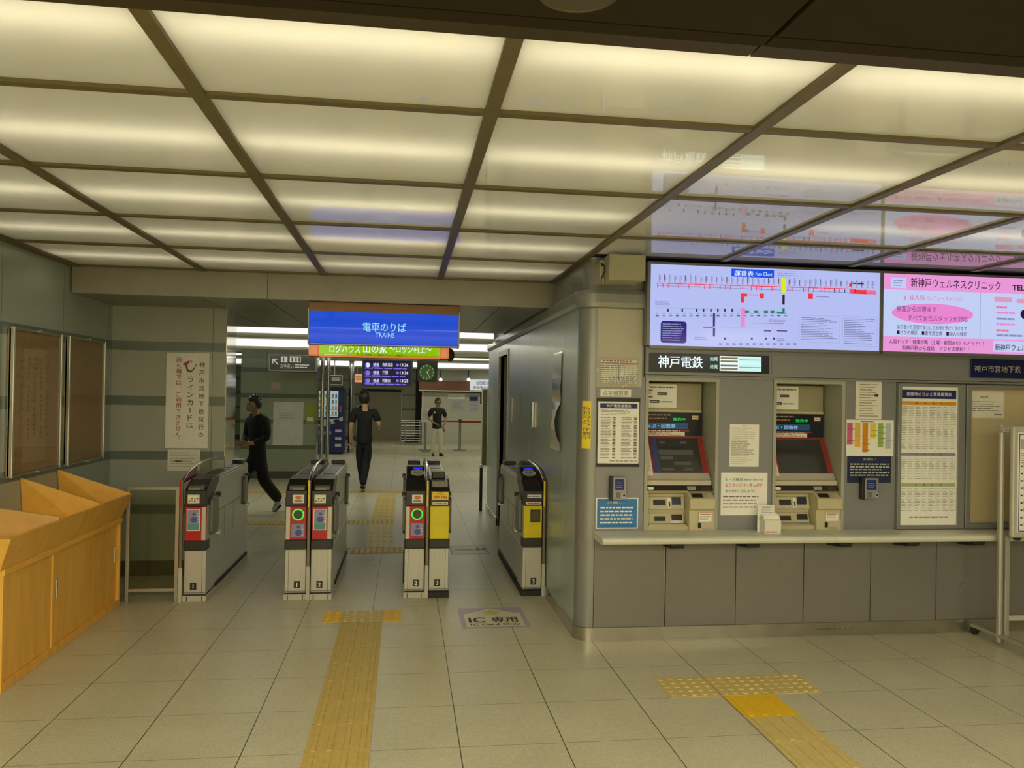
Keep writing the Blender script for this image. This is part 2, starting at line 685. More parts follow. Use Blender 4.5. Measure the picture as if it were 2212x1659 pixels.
BAR = mat('ceiling_bar_bronze', (0.15, 0.12, 0.055), 0.45, 0.3, 0.06)
mb = MB()
for x in GRID_X:
    if x > 6: continue
    mb.box(x - 0.023, x + 0.023, 1.651, 6.52 if x < 1.3 else 5.13, 2.588, 2.622, BAR)
struct(mb.build('trim_1'))
mb = MB()
for y in GRID_Y:
    x1 = 6.0 if y < 5 else 1.192
    mb.box(LEFT_X, x1, y - 0.020, y + 0.020, 2.590, 2.618, BAR)
mb.box(LEFT_X, LEFT_X + 0.035, 1.651, 6.5, 2.588, 2.62, BAR)
struct(mb.build('trim_2'))


def diffuser_material():
    m = bpy.data.materials.new('opal_acrylic')
    m.use_nodes = True
    nt = m.node_tree
    nt.nodes.clear()
    out = nt.nodes.new('ShaderNodeOutputMaterial')
    tc = nt.nodes.new('ShaderNodeTexCoord')
    n = nt.nodes.new('ShaderNodeTexNoise'); n.inputs['Scale'].default_value = 1.3; n.inputs['Detail'].default_value = 3
    nt.links.new(tc.outputs['Object'], n.inputs['Vector'])
    rp = nt.nodes.new('ShaderNodeValToRGB')
    rp.color_ramp.elements[0].color = (0.80, 0.80, 0.77, 1); rp.color_ramp.elements[1].color = (0.88, 0.88, 0.86, 1)
    nt.links.new(n.outputs['Fac'], rp.inputs['Fac'])
    d = nt.nodes.new('ShaderNodeBsdfDiffuse'); t = nt.nodes.new('ShaderNodeBsdfTranslucent')
    nt.links.new(rp.outputs['Color'], d.inputs[0]); nt.links.new(rp.outputs['Color'], t.inputs[0])
    mx = nt.nodes.new('ShaderNodeMixShader'); mx.inputs[0].default_value = 0.55
    nt.links.new(d.outputs[0], mx.inputs[1]); nt.links.new(t.outputs[0], mx.inputs[2])
    g = nt.nodes.new('ShaderNodeBsdfGlossy'); g.inputs['Roughness'].default_value = 0.012
    fr = nt.nodes.new('ShaderNodeFresnel'); fr.inputs['IOR'].default_value = 1.49
    m2 = nt.nodes.new('ShaderNodeMixShader')
    nt.links.new(fr.outputs[0], m2.inputs[0]); nt.links.new(mx.outputs[0], m2.inputs[1]); nt.links.new(g.outputs[0], m2.inputs[2])
    nt.links.new(m2.outputs[0], out.inputs[0])
    return m


mb = MB(); mb.box(1.23, 6.2, 5.13, 5.25, 2.602, 2.64, DARK); struct(mb.build('gap_shade_strip'))  # near-black strip added above the boards, the gap's shade put into colour
OPAL = diffuser_material()
ORD = ['first', 'second', 'third', 'fourth', 'fifth', 'sixth', 'seventh', 'eighth', 'ninth', 'tenth', 'eleventh', 'twelfth', 'thirteenth', 'fourteenth', 'fifteenth']
ROWN = ['row nearest the soffit', 'second row from the soffit', 'third row from the soffit', 'fourth row from the soffit', 'row along the beam']
for r in range(5):
    for c in range(8):
        if c >= 4 and r == 4: continue
        x0, x1 = GRID_X[c], GRID_X[c + 1]
        y0, y1 = GRID_Y[r], GRID_Y[r + 1]
        if c >= 4 and r == 3: y1 = 5.135
        if c >= 4 and r >= 4: continue
        mb = MB()
        # a real sheet, tipped by a hair like any loose-laid panel
        t = random.uniform(-0.0016, 0.0016)
        mb.quad((x0 + 0.012, y0 + 0.01, 2.602 + t), (x0 + 0.012, y1 - 0.01, 2.602 - t), (x1 - 0.012, y1 - 0.01, 2.602 - t), (x1 - 0.012, y0 + 0.01, 2.602 + t), OPAL)
        o = mb.build('ceiling_light_panel')
        state = 'unlit grey' if (c >= 4 and r == 3) else 'lit cream'
        o['kind'] = 'thing'
        tag(o, '%s ceiling panel in the %s, %s from the left wall' % (state, ROWN[r], ORD[c]), 'ceiling light', 'luminous ceiling panels')

# ---- dark soffit over the viewpoint
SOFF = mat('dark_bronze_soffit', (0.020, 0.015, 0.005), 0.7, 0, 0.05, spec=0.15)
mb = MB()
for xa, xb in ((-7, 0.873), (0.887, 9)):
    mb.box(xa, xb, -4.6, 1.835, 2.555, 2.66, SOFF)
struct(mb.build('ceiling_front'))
mb = MB()
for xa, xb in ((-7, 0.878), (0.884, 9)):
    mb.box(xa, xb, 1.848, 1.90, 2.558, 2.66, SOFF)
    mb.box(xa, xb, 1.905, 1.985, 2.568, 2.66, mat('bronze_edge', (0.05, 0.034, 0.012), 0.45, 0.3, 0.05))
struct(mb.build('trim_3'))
t = thing('downlight', 'round unlit recessed downlight in the dark soffit at the top edge', 'ceiling light', (0.36, 1.70, 2.555))
mb = MB()
p = [(0.36 + 0.085 * math.cos(a * math.pi / 16), 1.70 + 0.085 * math.sin(a * math.pi / 16), 2.553) for a in range(33)]
mb.tube(p, 0.007, mat('downlight_rim', (0.07, 0.06, 0.035), 0.4, 0.3), 8, False)
mb.build('rim', t)
mb = MB(); mb.cyl((0.36, 1.70, 2.548), (0.36, 1.70, 2.5552), 0.08, mat('downlight_glass', (0.06, 0.05, 0.03), 0.3), 24); mb.build('lens', t)

# ---- left wall and the wall that faces the viewpoint
WL = banded_wall('enamel_wall_left', 'Y', 5.47, 0.93, A((118, 117, 90), 2.25), A((80, 85, 66), 2.1), A((66, 60, 36), 1.8))
WF = banded_wall('enamel_wall_facing', 'X', -2.03 + 0.31, 0.93, A((110, 106, 80), 2.6), A((74, 76, 56), 2.4), A((66, 60, 36), 2.0))
mb = MB(); mb.box(LEFT_X - 0.2, LEFT_X, -4.6, FACE_Y + 0.3, 0, 2.66, WL); struct(mb.build('wall_left'))
mb = MB(); mb.box(-7, -1.60, FACE_Y, FACE_Y + 0.40, 0, 2.40, WF); struct(mb.build('wall_facing'))
mb = MB(); mb.box(-1.600, -1.594, FACE_Y - 0.004, FACE_Y + 0.404, 0.0, 2.388, mat('mirror_steel', (0.42, 0.42, 0.36), 0.06, 1.0, 0.02)); struct(mb.build('trim_4'))

# ---- beam over the gates and the low ceiling behind it
BEAM = mat('beam_panel', A((118, 109, 80), 1.75), 0.35, 0.1, 0.04)
mb = MB()
for xa, xb in ((LEFT_X + 0.015, -1.10), (-1.096, 1.225)):
    mb.box(xa, xb, 6.50, 6.60, 2.388, 2.66, BEAM)
struct(mb.build('wall_beam'))
LOW = mat('low_ceiling_panel', A((74, 72, 52), 3.0), 0.3, 0.1, 0.05)
mb = MB()
for xa, xb in ((-7, -1.62), (-1.612, -1.118), (-1.110, 0.77), (0.778, 1.2)):
    mb.box(xa, xb, 6.60, 9.48, 2.39, 2.60, LOW)
mb.box(-7, 1.2, 6.60, 9.48, 2.40, 2.60, DARK)
struct(mb.build('ceiling_low'))

# ---- booth on the right: side wall with doorway, rounded corner, ticket wall
SIDE = mat('booth_metal_side', A((98, 99, 78), 4.0), 0.3, 0.25, 0.04, 1.5, stretch=(6, 6, 0.6))
SIDE2 = mat('booth_metal_front', A((112, 106, 83), 1.6), 0.3, 0.3, 0.04, 1.5, stretch=(6, 6, 0.6))
ARC = [((SIDE_X + 0.11 * (1 - math.cos(a)), 5.39 - 0.11 * math.sin(a)), (-math.cos(a), -math.sin(a))) for a in [i * math.pi / 24 for i in range(13)]]


def corner_path(y_far, x_far):
    return [((SIDE_X, y_far), (-1, 0))] + ARC + [((x_far, TICKET_Y), (0, -1))]


mb = MB()
ys = [11.30, 10.62, 9.98]
for ya, yb in zip(ys[1:], ys[:-1]): mb.box(SIDE_X, SIDE_X + 0.08, ya + 0.003, yb - 0.003, 0, 2.39, SIDE)
mb.box(SIDE_X, SIDE_X + 0.08, 9.16, 9.98, 2.13, 2.39, SIDE)
ys = [9.16, 8.28, 7.50, 6.62, 5.84]
for ya, yb in zip(ys[1:], ys[:-1]): mb.box(SIDE_X, SIDE_X + 0.08, ya + 0.003, yb - 0.003, 0, 2.39, SIDE)
mb.box(SIDE_X, SIDE_X + 0.08, 5.392, 5.837, 0, 2.39, SIDE)
mb.box(SIDE_X + 0.015, SIDE_X + 0.06, 9.98, 11.30, 0, 2.38, DARK)
mb.box(SIDE_X + 0.015, SIDE_X + 0.06, 5.40, 9.16, 0, 2.38, DARK)
struct(mb.build('wall_right'))
mb = MB()
mb.sweep(ARC, [(0, 0), (0, 2.39), (-0.05, 2.39), (-0.05, 0)], SIDE2)
struct(mb.build('wall_corner'))
# dark room behind the doorway
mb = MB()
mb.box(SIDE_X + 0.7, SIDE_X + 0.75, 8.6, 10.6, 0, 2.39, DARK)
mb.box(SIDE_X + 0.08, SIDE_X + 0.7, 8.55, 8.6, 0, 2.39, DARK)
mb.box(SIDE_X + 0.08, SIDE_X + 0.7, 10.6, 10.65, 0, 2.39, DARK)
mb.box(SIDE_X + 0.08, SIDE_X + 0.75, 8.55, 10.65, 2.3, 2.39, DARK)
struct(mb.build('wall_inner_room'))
mb = MB()
for ya, yb in ((9.10, 9.16), (9.98, 10.04)): mb.box(SIDE_X - 0.012, SIDE_X + 0.10, ya, yb, 0, 2.19, STEEL_D)
mb.box(SIDE_X - 0.012, SIDE_X + 0.10, 9.16, 9.98, 2.13, 2.19, STEEL_D)
struct(mb.build('trim_5'))
mb = MB()
mb.sweep(corner_path(11.30, 1.62), [(0.0, 2.262), (0.022, 2.27), (0.03, 2.30), (0.03, 2.36), (0.02, 2.385), (-0.06, 2.395), (-0.06, 2.262)], SIDE2)
struct(mb.build('trim_6'))
mb = MB()
mb.sweep([((SIDE_X + 0.03, 11.3), (-1, 0))] + [((p[0][0] + 0.03, p[0][1] + 0.03), p[1]) for p in ARC] + [((1.70, 5.31), (0, -1))], [(0, 2.38), (0, 2.62), (-0.05, 2.62), (-0.05, 2.38)], SIDE2)
struct(mb.build('wall_right_upper'))
KICK = mat('kick_plate_steel', (0.44, 0.41, 0.34), 0.22, 0.8, 0.12, 7)
mb = MB()
mb.sweep([((SIDE_X, 9.16), (-1, 0))] + ARC + [((7.0, TICKET_Y), (0, -1))], [(0, 0), (0.012, 0), (0.012, 0.088), (0, 0.092)], KICK)
mb.sweep([((SIDE_X, 11.3), (-1, 0)), ((SIDE_X, 9.98), (-1, 0))], [(0, 0), (0.012, 0), (0.012, 0.088), (0, 0.092)], KICK)
struct(mb.build('baseboard_right'))

# ticket wall: panels below the counter, panels between the niches, header band
LOWP = mat('ticket_wall_lower_shaded', A((104, 96, 73), 1.5), 0.42, 0.15, 0.05, 2.5)  # same panels as above the counter, their dimmer light put into the colour
UPP = mat('ticket_wall_panel', A((118, 112, 92), 1.45), 0.38, 0.2, 0.03, 2.5)
NICHE = mat('niche_cream', A((150, 142, 104), 1.3), 0.45, 0, 0.03)
mb = MB()
xs = [1.290, 1.796, 2.303, 2.806, 3.313, 3.823, 4.331, 4.84, 5.35, 6.2, 7.0]
for xa, xb in zip(xs[:-1], xs[1:]): mb.box(xa + 0.004, xb - 0.004, TICKET_Y, TICKET_Y + 0.03, 0.09, 0.74, LOWP)
for x in xs[1:-1]: mb.box(x - 0.009, x - 0.0042, TICKET_Y - 0.003, TICKET_Y + 0.02, 0.092, 0.70, STEEL_D)
mb.box(1.25, 7.0, TICKET_Y + 0.03, TICKET_Y + 0.06, 0, 0.74, DARK)
for xa, xb in ((1.292, 1.632), (2.165, 2.560), (3.100, 3.495)):
    mb.box(xa, xb, TICKET_Y + 0.004, TICKET_Y + 0.03, 0.74, 1.80, UPP)
mb.box(1.292, 1.62, TICKET_Y + 0.004, TICKET_Y + 0.03, 1.80, 2.28, UPP)
mb.box(3.495, 7.0, TICKET_Y + 0.03, TICKET_Y + 0.05, 0.74, 1.82, UPP)
mb.box(1.25, 7.0, 5.70, 5.72, 0.70, 2.62, DARK)
struct(mb.build('wall_ticket'))
# header band over the niches and the frame round its signs
mb = MB()
mb.box(1.625, 7.0, TICKET_Y - 0.030, TICKET_Y + 0.05, 1.818, 2.01, UPP)
mb.box(1.625, 7.0, TICKET_Y - 0.016, TICKET_Y + 0.05, 1.800, 1.815, UPP)
mb.box(2.53, 3.975, TICKET_Y - 0.034, TICKET_Y - 0.03, 1.845, 1.972, UPP)
for xa in (1.80, 2.62, 2.94, 3.24, 3.86, 4.06):
    mb.cyl((xa, TICKET_Y - 0.036, 1.992), (xa, TICKET_Y - 0.03, 1.992), 0.006, STEEL_D, 8)
struct(mb.build('wall_ticket_header'))
mb = MB(); mb.box(1.62, 7.0, TICKET_Y + 0.02, TICKET_Y + 0.05, 2.012, 2.62, DARK); struct(mb.build('wall_ticket_upper'))
# niche linings
def niche(x0, x1):
    mb = MB()
    mb.box(x0, x0 + 0.022, TICKET_Y - 0.006, 5.62, 0.74, 1.80, NICHE)
    mb.box(x1 - 0.022, x1, TICKET_Y - 0.006, 5.62, 0.74, 1.80, NICHE)
    mb.box(x0 + 0.022, x1 - 0.022, TICKET_Y - 0.006, 5.62, 1.775, 1.80, NICHE)
    mb.box(x0 + 0.022, x1 - 0.022, 5.60, 5.62, 0.74, 1.775, NICHE)
    return struct(mb.build('trim_7'))
niche(1.634, 2.162); niche(2.562, 3.098)

# ---- far hall behind the gates
HC = mat('hall_ceiling', A((120, 118, 96), 3.2), 0.6, 0, 0.04)
mb = MB(); mb.box(-7, 9, 9.48, 29, 2.50, 2.62, HC)
struct(mb.build('ceiling_hall'))
mb = MB(); mb.box(-7, 1.2, 9.482, 9.50, 2.39, 2.50, LOW); struct(mb.build('trim_10'))
mb = MB()
for y in (11.6, 12.2, 15.2, 16.0, 18.3, 19.2, 20.4): mb.box(-7, 9, y, y + 0.05, 2.47, 2.5, STEEL_D)
struct(mb.build('trim_9'))
GREENW = banded_wall('hall_enamel_wall', 'X', 0.2, 0.93, (.31, .35, .255), (.14, .165, .11), (.09, .09, .065))
BEIGE = mat('hall_beige_wall', (.30, .275, .18), 0.5, 0, 0.03)
mb = MB(); mb.box(-7, 0.36, 27.6, 27.8, 0, 2.6, GREENW); struct(mb.build('wall_back'))
mb = MB(); mb.box(-3.05, -1.66, 15.40, 15.80, 0, 2.5, GREENW); struct(mb.build('wall_hall_left'))
mb = MB(); mb.box(-7.1, -7.0, 7.4, 29, 0, 2.6, GREENW); struct(mb.build('wall_far_left'))
mb = MB(); mb.box(9.0, 9.1, -4.6, 29, 0, 2.6, GREENW); struct(mb.build('wall_far_right'))
mb = MB(); mb.box(1.26, 9.0, 11.22, 11.30, 0, 2.5, SIDE); struct(mb.build('wall_booth_back'))
mb = MB(); mb.box(-7, 9, -4.7, -4.6, 0, 2.66, mat('rear_wall', (0.4, 0.38, 0.3), 0.4)); struct(mb.build('wall_rear'))
mb = MB(); mb.box(7.0, 7.1, 4.0, 5.30, 0, 2.6, UPP); struct(mb.build('wall_ticket_end'))
# ================================================================== TICKET WALL
def wall_sheet(Y):
    return Sheet((0, Y, 0), (1, 0, 0), (0, 0, 1))


def R4(s, x0, y0, x1, y1):
    """photo rectangle met with the sheet's plane -> u0, v0, u1, v1"""
    a, b, c, d = s.px(x0, y0), s.px(x1, y0), s.px(x1, y1), s.px(x0, y1)
    return (a[0] + d[0]) / 2, (c[1] + d[1]) / 2, (b[0] + c[0]) / 2, (a[1] + b[1]) / 2


FRONT = TICKET_Y + 0.004                       # face of the panels between the niches

# ---- counter shelf
CREAM = mat('counter_cream', A((192, 182, 136), 1.3), 0.35, 0, 0.03, 3)
for name, xa, xb, lab in (('counter_shelf', 1.285, 2.905, 'cream ticket counter shelf, the length under the two ticket machines'),
                          ('counter_shelf', 2.908, 4.40, 'cream ticket counter shelf, the length under the timetable case')):
    t = thing(name, lab, 'counter', ((xa + xb) / 2, 5.2, 0.70), 'cream counter shelves')
    mb = MB()
    prof = [(5.55, 0.700), (5.55, 0.745), (5.06, 0.745), (5.03, 0.738), (5.018, 0.720), (5.03, 0.700), (5.06, 0.692), (5.20, 0.692)]
    # outline given as (y, z)
    mb.prism(prof, 'x', xa, xb, CREAM, 0.0)
    mb.build('shelf_top', t, 0.004)
    for bx in ([1.82, 2.35] if xa < 2 else [3.02, 3.52, 4.02]):
        mb = MB(); mb.prism([(5.27, 0.69), (5.10, 0.69), (5.10, 0.668), (5.12, 0.655), (5.27, 0.64)], 'x', bx - 0.045, bx + 0.045, RUBBER)
        mb.build('bracket', t)

# ---- big lit boards
FARE_BG = emit('fare_board_glow', (186, 196, 250), 0.92)
PINK_BG = emit('advert_pink_glow', (232, 150, 214), 1.0)
PALE_BG = emit('advert_pale_glow', (196, 210, 250), 0.95, False)
E_WHITE = emit('lit_white', (235, 250, 252), 1.0, False)
E_RED = emit('lit_red', (236, 48, 66), 1.0, False)
E_PINK = emit('lit_pink', (232, 132, 208), 1.0, False)
E_PINKR = emit('lit_rose', (228, 110, 150), 1.0, False)
E_YEL = emit('lit_yellow', (222, 232, 30), 1.0, False)
E_GRN = emit('lit_green', (12, 130, 104), 1.0, False)
E_BLU = emit('lit_blue', (14, 76, 226), 1.0, False)
E_NAV = emit('lit_navy', (38, 14, 120), 1.0, False)
E_INK = emit('lit_dark_ink', (74, 66, 118), 0.8, False)
E_INKL = emit('lit_soft_ink', (140, 146, 196), 0.9, False)
E_BLK = emit('lit_black', (48, 18, 62), 0.6, False)
FRAME = mat('sign_frame_metal', A((110, 104, 82), 1.5), 0.35, 0.5, 0.03)

t = thing('fare_chart', 'large white backlit fare chart with red line and station names over the ticket machines', 'sign', (2.46, 5.2, 2.0))
s = wall_sheet(5.20)
u0, v0, u1, v1 = R4(s, 1404, 574, 1900, 756)
v1 = 2.565; v0 = 2.014
mb = MB()
mb.box(u0 - 0.022, u1 + 0.012, 5.205, 5.27, v0 - 0.002, v1 + 0.016, FRAME, 0.004)
mb.box(u0 - 0.022, u0, 5.192, 5.206, v0 - 0.002, v1 + 0.016, FRAME); mb.box(u1, u1 + 0.012, 5.192, 5.206, v0 - 0.002, v1 + 0.016, FRAME)
mb.box(u0, u1, 5.192, 5.206, v0 - 0.02, v0, FRAME); mb.box(u0, u1, 5.192, 5.206, v1, v1 + 0.016, FRAME)
mb.build('housing', t)
s.rect(u0, v0, u1, v1, FARE_BG, 0.0)
W, H = u1 - u0, v1 - v0
def bp(x, y): return s.px(x, y)
def br(x0, y0, x1, y1, m, dh=0.001):
    a = R4(s, x0, y0, x1, y1); s.rect(*a, m, dh)
br(1580, 582, 1672, 599, E_BLU)
a = R4(s, 1586, 585, 1628, 597); s.text('運賃表', (a[0] + a[2]) / 2, (a[1] + a[3]) / 2, a[3] - a[1], E_WHITE, width=(a[2] - a[0]), bold=0.02, dh=0.002)
a = R4(s, 1632, 587, 1668, 597); s.text('Fare Chart', (a[0] + a[2]) / 2, (a[1] + a[3]) / 2, (a[3] - a[1]) * 0.85, E_WHITE, width=(a[2] - a[0]), dh=0.002)
a = R4(s, 1676, 586, 1732, 600); s.frame(*a, 0.0012, E_INKL, 0.001); s.lines(a[0] + .01, a[1] + .008, a[2] - .01, a[3] - .008, 2, E_INKL, 0.3)
# main line with stations
y0l, y1l = 617, 627
for i in range(42):
    f = i / 41.0
    x = 1420 + f * (1880 - 1420)
    y = 612 + f * 14
    if abs(x - 1692) < 6: continue
    # fare box and its riser
    if i < 40 and not (1838 < x): br(x, y - 1.2, x + 11.3, y + 0.6, E_RED if random.random() < .6 else E_PINKR)
    if i % 2 == 0 or random.random() < 0.3: br(x, y, x + 1.6, y + 9, E_RED if random.random() < .7 else E_BLK)
    if i % 3 == 1: br(x + 2, y + 3, x + 9, y + 6, E_PINK)
    br(x + 3.2, y - 16 - random.random() * 5, x + 4.8, y - 6, E_INK if i % 2 else E_INKL)
    br(x + 6.0, y - 15 - random.random() * 4, x + 7.3, y - 8, E_INKL)
    br(x + 2.6, y - 5.2, x + 6.6, y - 3, E_PINKR)
a = R4(s, 1414, 604, 1894, 640)
br(1420, 624, 1840, 625.2, E_INKL); 
br(1835, 626, 1872, 635, E_RED); br(1872, 627, 1892, 636, E_PINKR); br(1834, 612, 1840, 620, E_RED); br(1842, 611, 1866, 614, E_BLK)
br(1688, 601, 1697, 632, E_YEL, 0.0014); br(1690, 637, 1695, 658, E_BLK); br(1690, 666, 1695, 678, E_GRN); br(1678, 673, 1695, 678, E_GRN)
br(1600, 634, 1614, 641, E_RED); br(1600, 641, 1608, 654, E_RED); br(1641, 634, 1650, 645, E_RED)
br(1600, 665, 1609, 706, E_PINK); br(1745, 634, 1756, 646, E_RED)
br(1616, 636, 1640, 638, E_PINKR); br(1762, 640, 1790, 642, E_INKL)
for x in (1441, 1472, 1503, 1518, 1534, 1549, 1564, 1580): br(x, 667, x + 3.4, 673, E_BLK)
for x in (1609, 1629, 1650, 1664): br(x, 671, x + 9, 676, E_GRN)
for i in range(20):
    x = 1416 + i * 14.6
    br(x, 680, x + 7, 683.5, E_GRN if i % 3 == 0 else E_INKL); br(x + 1, 676, x + 6, 678, E_INKL)
    if i > 7: br(x + 20, 743 - 2, x + 27, 745, E_INKL)
br(1415, 667, 1600, 667.6, E_INKL)
br(1540, 677, 1544.5, 705, E_NAV); br(1540, 708, 1544.5, 727, E_NAV); br(1518, 706, 1540, 708, E_GRN)
br(1546, 707, 1640, 708, E_PINK); br(1625, 698, 1690, 699.2, E_PINKR)
for x in (1564, 1622, 1652, 1670): br(x, 729, x + 4, 734, E_NAV)
br(1650, 714, 1666, 716, E_NAV); br(1678, 714, 1700, 716, E_NAV)
for (x0, y0, x1, y1, n) in ((1415, 650, 1455, 660, 3), (1500, 727, 1532, 735, 2), (1660, 690, 1700, 700, 3), (1678, 730, 1696, 738, 2)):
    a = R4(s, x0, y0, x1, y1); s.lines(*a, n, E_INKL, 0.35)
# rounded navy note
a = R4(s, 1427, 694, 1483, 741)
rr = 0.02
pts = []
for cx, cy, st in ((a[2] - rr, a[3] - rr, 0), (a[0] + rr, a[3] - rr, 90), (a[0] + rr, a[1] + rr, 180), (a[2] - rr, a[1] + rr, 270)):
    for k in range(6):
        g = math.radians(st + k * 18); pts.append((cx + rr * math.cos(g), cy + rr * math.sin(g)))
s.poly(pts, E_NAV, 0.001); s.lines(a[0] + .012, a[1] + .012, a[2] - .012, a[3] - .012, 8, E_INKL, 0.4, 0.25, 2, 0.0016)
for (x0, y0, x1, y1, n) in ((1726, 682, 1814, 740, 14), (1820, 684, 1894, 748, 15)):
    a = R4(s, x0, y0, x1, y1); s.frame(*a, 0.0012, E_INKL, 0.001); s.lines(a[0] + .012, a[1] + .012, a[2] - .012, a[3] - .012, n, E_INK, 0.22, 0.45, 1.2, 0.001)
s.build('chart_face', t)

t = thing('advert_lightbox', 'pink and pale blue backlit clinic advertisement right of the fare chart', 'sign', (3.9, 5.2, 2.0))
s = wall_sheet(5.20)
u0 = s.px(1908, 600)[0]; u1 = 5.0; v0, v1 = 2.014, 2.565
mb = MB()
mb.box(u0 - 0.012, u1 + 0.02, 5.205, 5.27, v0 - 0.002, v1 + 0.016, FRAME, 0.004)
mb.box(u0 - 0.012, u0, 5.192, 5.206, v0 - 0.002, v1 + 0.016, FRAME); mb.box(u0, u1, 5.192, 5.206, v0 - 0.02, v0, FRAME); mb.box(u0, u1, 5.192, 5.206, v1, v1 + 0.016, FRAME)
mb.build('housing', t)
s.rect(u0, v0, u1, v1, PINK_BG, 0.0)
a = R4(s, 1908, 630, 2212, 731)
s.rect(u0, a[1] + 0.002, u1, a[3], PALE_BG, 0.001)
def at_(st, x0, y0, x1, y1, m, bold=0.0, dh=0.0025):
    q = R4(s, x0, y0, x1, y1); s.text(st, (q[0] + q[2]) / 2, (q[1] + q[3]) / 2, q[3] - q[1], m, width=q[2] - q[0], bold=bold, dh=dh)
br(1924, 600, 1957, 622, PALE_BG, 0.001)
q = R4(s, 1930, 603, 1952, 619); s.lines(*q, 3, E_INKL, 0.4, 0.3, 1.5, 0.002)
at_('新神戸ウェルネスクリニック', 1967, 604, 2161, 624, E_BLK, 0.012)
at_('TEL.', 2186, 616, 2216, 628, E_BLK, 0.02)
at_('♪', 1951, 638, 1957, 650, E_PINKR); at_('婦人科', 1964, 637, 1997, 649, E_PINKR, 0.02); at_('（レディースドック）', 2003, 640, 2078, 651, E_PINKR)
c = R4(s, 1926, 656, 2102, 700)
s.ell((c[0] + c[2]) / 2, (c[1] + c[3]) / 2, (c[2] - c[0]) / 2, (c[3] - c[1]) / 2, E_PINK, 0.0015, 40)
at_('検査から診療まで', 1936, 661, 2022, 674, E_INK); at_('すべて女性スタッフが対応', 1961, 682, 2090, 694, E_INK)
at_('落ち着いた空間で安心して治療を受けて頂けます', 1937, 703, 2088, 713, E_INK)
at_('■けがの検診　■更年期治療　■婦人科検診', 1937, 715, 2088, 725, E_BLK)
at_('人間ドック・健康診断（土曜・夜間あり）もどうぞ！！', 1920, 735, 2124, 745, E_BLK, 0.01)
at_('新神戸駅から直結　アクセス便利！！', 1948, 748, 2092, 758, E_BLK, 0.01)
q = s.px(2117, 680)[0]; s.rect(q, a[1] + .002, q + 0.003, a[3], E_INKL, 0.0015)
br(2148, 642, 2186, 652, E_PINKR); br(2196, 646, 2216, 655, E_PINKR)
for yy, xe, m in ((661, 2176, E_PINKR), (673, 2195, E_PINK), (686, 2194, E_INKL), (698, 2196, E_PINK), (711, 2182, E_PINKR), (722, 2212, E_INKL)):
    q = R4(s, 2152, yy, xe, yy + 6); s.lines(*q, 1, m, 0.7, 0.1, 3, 0.0015)
br(2145, 737, 2226, 761, PALE_BG, 0.0018); at_('新神戸ウェルネス', 2149, 744, 2238, 758, E_BLK, 0.015, 0.003)
q = R4(s, 2208, 668, 2222, 690); s.ell(q[0] + .02, (q[1] + q[3]) / 2, .035, .035, E_BLK, 0.002)
s.build('advert_face', t)

# ---- lit line-name signs in the header band
HY = TICKET_Y - 0.034
def header_sign(name, label, x0, y0, x1, y1, face):
    t = thing(name, label, 'sign', (PY(x0, y1, HY).x, HY, PY(x0, y1, HY).z))
    s = wall_sheet(HY)
    a = list(R4(s, x0, y0, x1, y1))
    s.slab(*a, face, 0.012, 0.002)
    return t, s, a
SIGN_N = mat('sign_black_face', (0.012, 0.016, 0.03), 0.18)
E_CYAN = emit('lit_cyan_white', (200, 246, 240), 1.0, False)
t, s, a = header_sign('line_sign', 'black sign with lit white railway name and two white panels, under the fare chart', 1402, 766, 1660, 805, SIGN_N)
at_('神戸電鉄', 1421, 769, 1516, 795, E_WHITE, 0.03)
at_('始発', 1532, 771, 1549, 780, E_CYAN, 0.01); at_('終発', 1532, 788, 1549, 797, E_CYAN, 0.01)
for yy in (770, 786):
    br(1553, yy, 1643, yy + 16, E_WHITE, 0.0008); br(1555, yy + 2, 1592, yy + 6, mat('grey_panel', (0.42, 0.45, 0.38), 0.5), 0.0014); br(1555, yy + 9, 1592, yy + 13, MATS['grey_panel'], 0.0014)
    br(1594, yy + 7, 1642, yy + 8.5, E_INKL, 0.0014); br(1594, yy + 1, 1642, yy + 15, E_CYAN, 0.0012)
s.build('sign_face', t)
SIGN_B = mat('sign_navy_face', (0.008, 0.010, 0.085), 0.2)
t, s, a = header_sign('line_sign', 'unlit navy sign naming the city subway, right end of the header band', 2095, 778, 2330, 818, SIGN_B)
at_('神戸市営地下鉄', 2102, 790, 2202, 805, mat('sign_grey_letters', (0.45, 0.45, 0.4), 0.5), 0.01); at_('運賃', 2214, 782, 2240, 806, MATS['sign_grey_letters'])
s.build('sign_face', t)

# ---- camera box on its bracket over the white poster
BOXM = mat('cream_metal_box', A((132, 122, 82), 1.7), 0.45, 0, 0.03)
t = thing('camera_housing', 'cream metal box on a wall plate at the top left of the fare chart', 'camera housing', (1.41, 5.1, 2.41))
mb = MB(); mb.box(1.292, 1.535, 4.995, 5.25, 2.418, 2.586, BOXM, 0.006); mb.build('box', t)
mb = MB(); mb.box(1.262, 1.292, 5.12, 5.285, 2.41, 2.565, BOXM, 0.004); mb.box(1.292, 1.53, 5.25, 5.29, 2.44, 2.56, BOXM); mb.build('wall_plate', t)
mb = MB(); pts = [(1.272, 5.116, 2.535), (1.286, 5.105, 2.525), (1.288, 5.10, 2.49), (1.278, 5.105, 2.46), (1.268, 5.11, 2.44), (1.27, 5.12, 2.41)]
mb.tube(pts, 0.004, RUBBER, 8); mb.box(1.266, 1.276, 5.112, 5.121, 2.522, 2.545, RUBBER); mb.build('cable', t)

# ---- papers on the panel left of the first niche
def paper(name, label, cat, x0, y0, x1, y1, m, Y=FRONT, t=0.002, group=None):
    s = wall_sheet(Y)
    a = R4(s, x0, y0, x1, y1)
    s.slab(*a, m, t)
    s.tagging = (name, label, cat, group)
    return s, a


def done(s):
    name, label, cat, group = s.tagging
    return tag(s.build(name), label, cat, group)


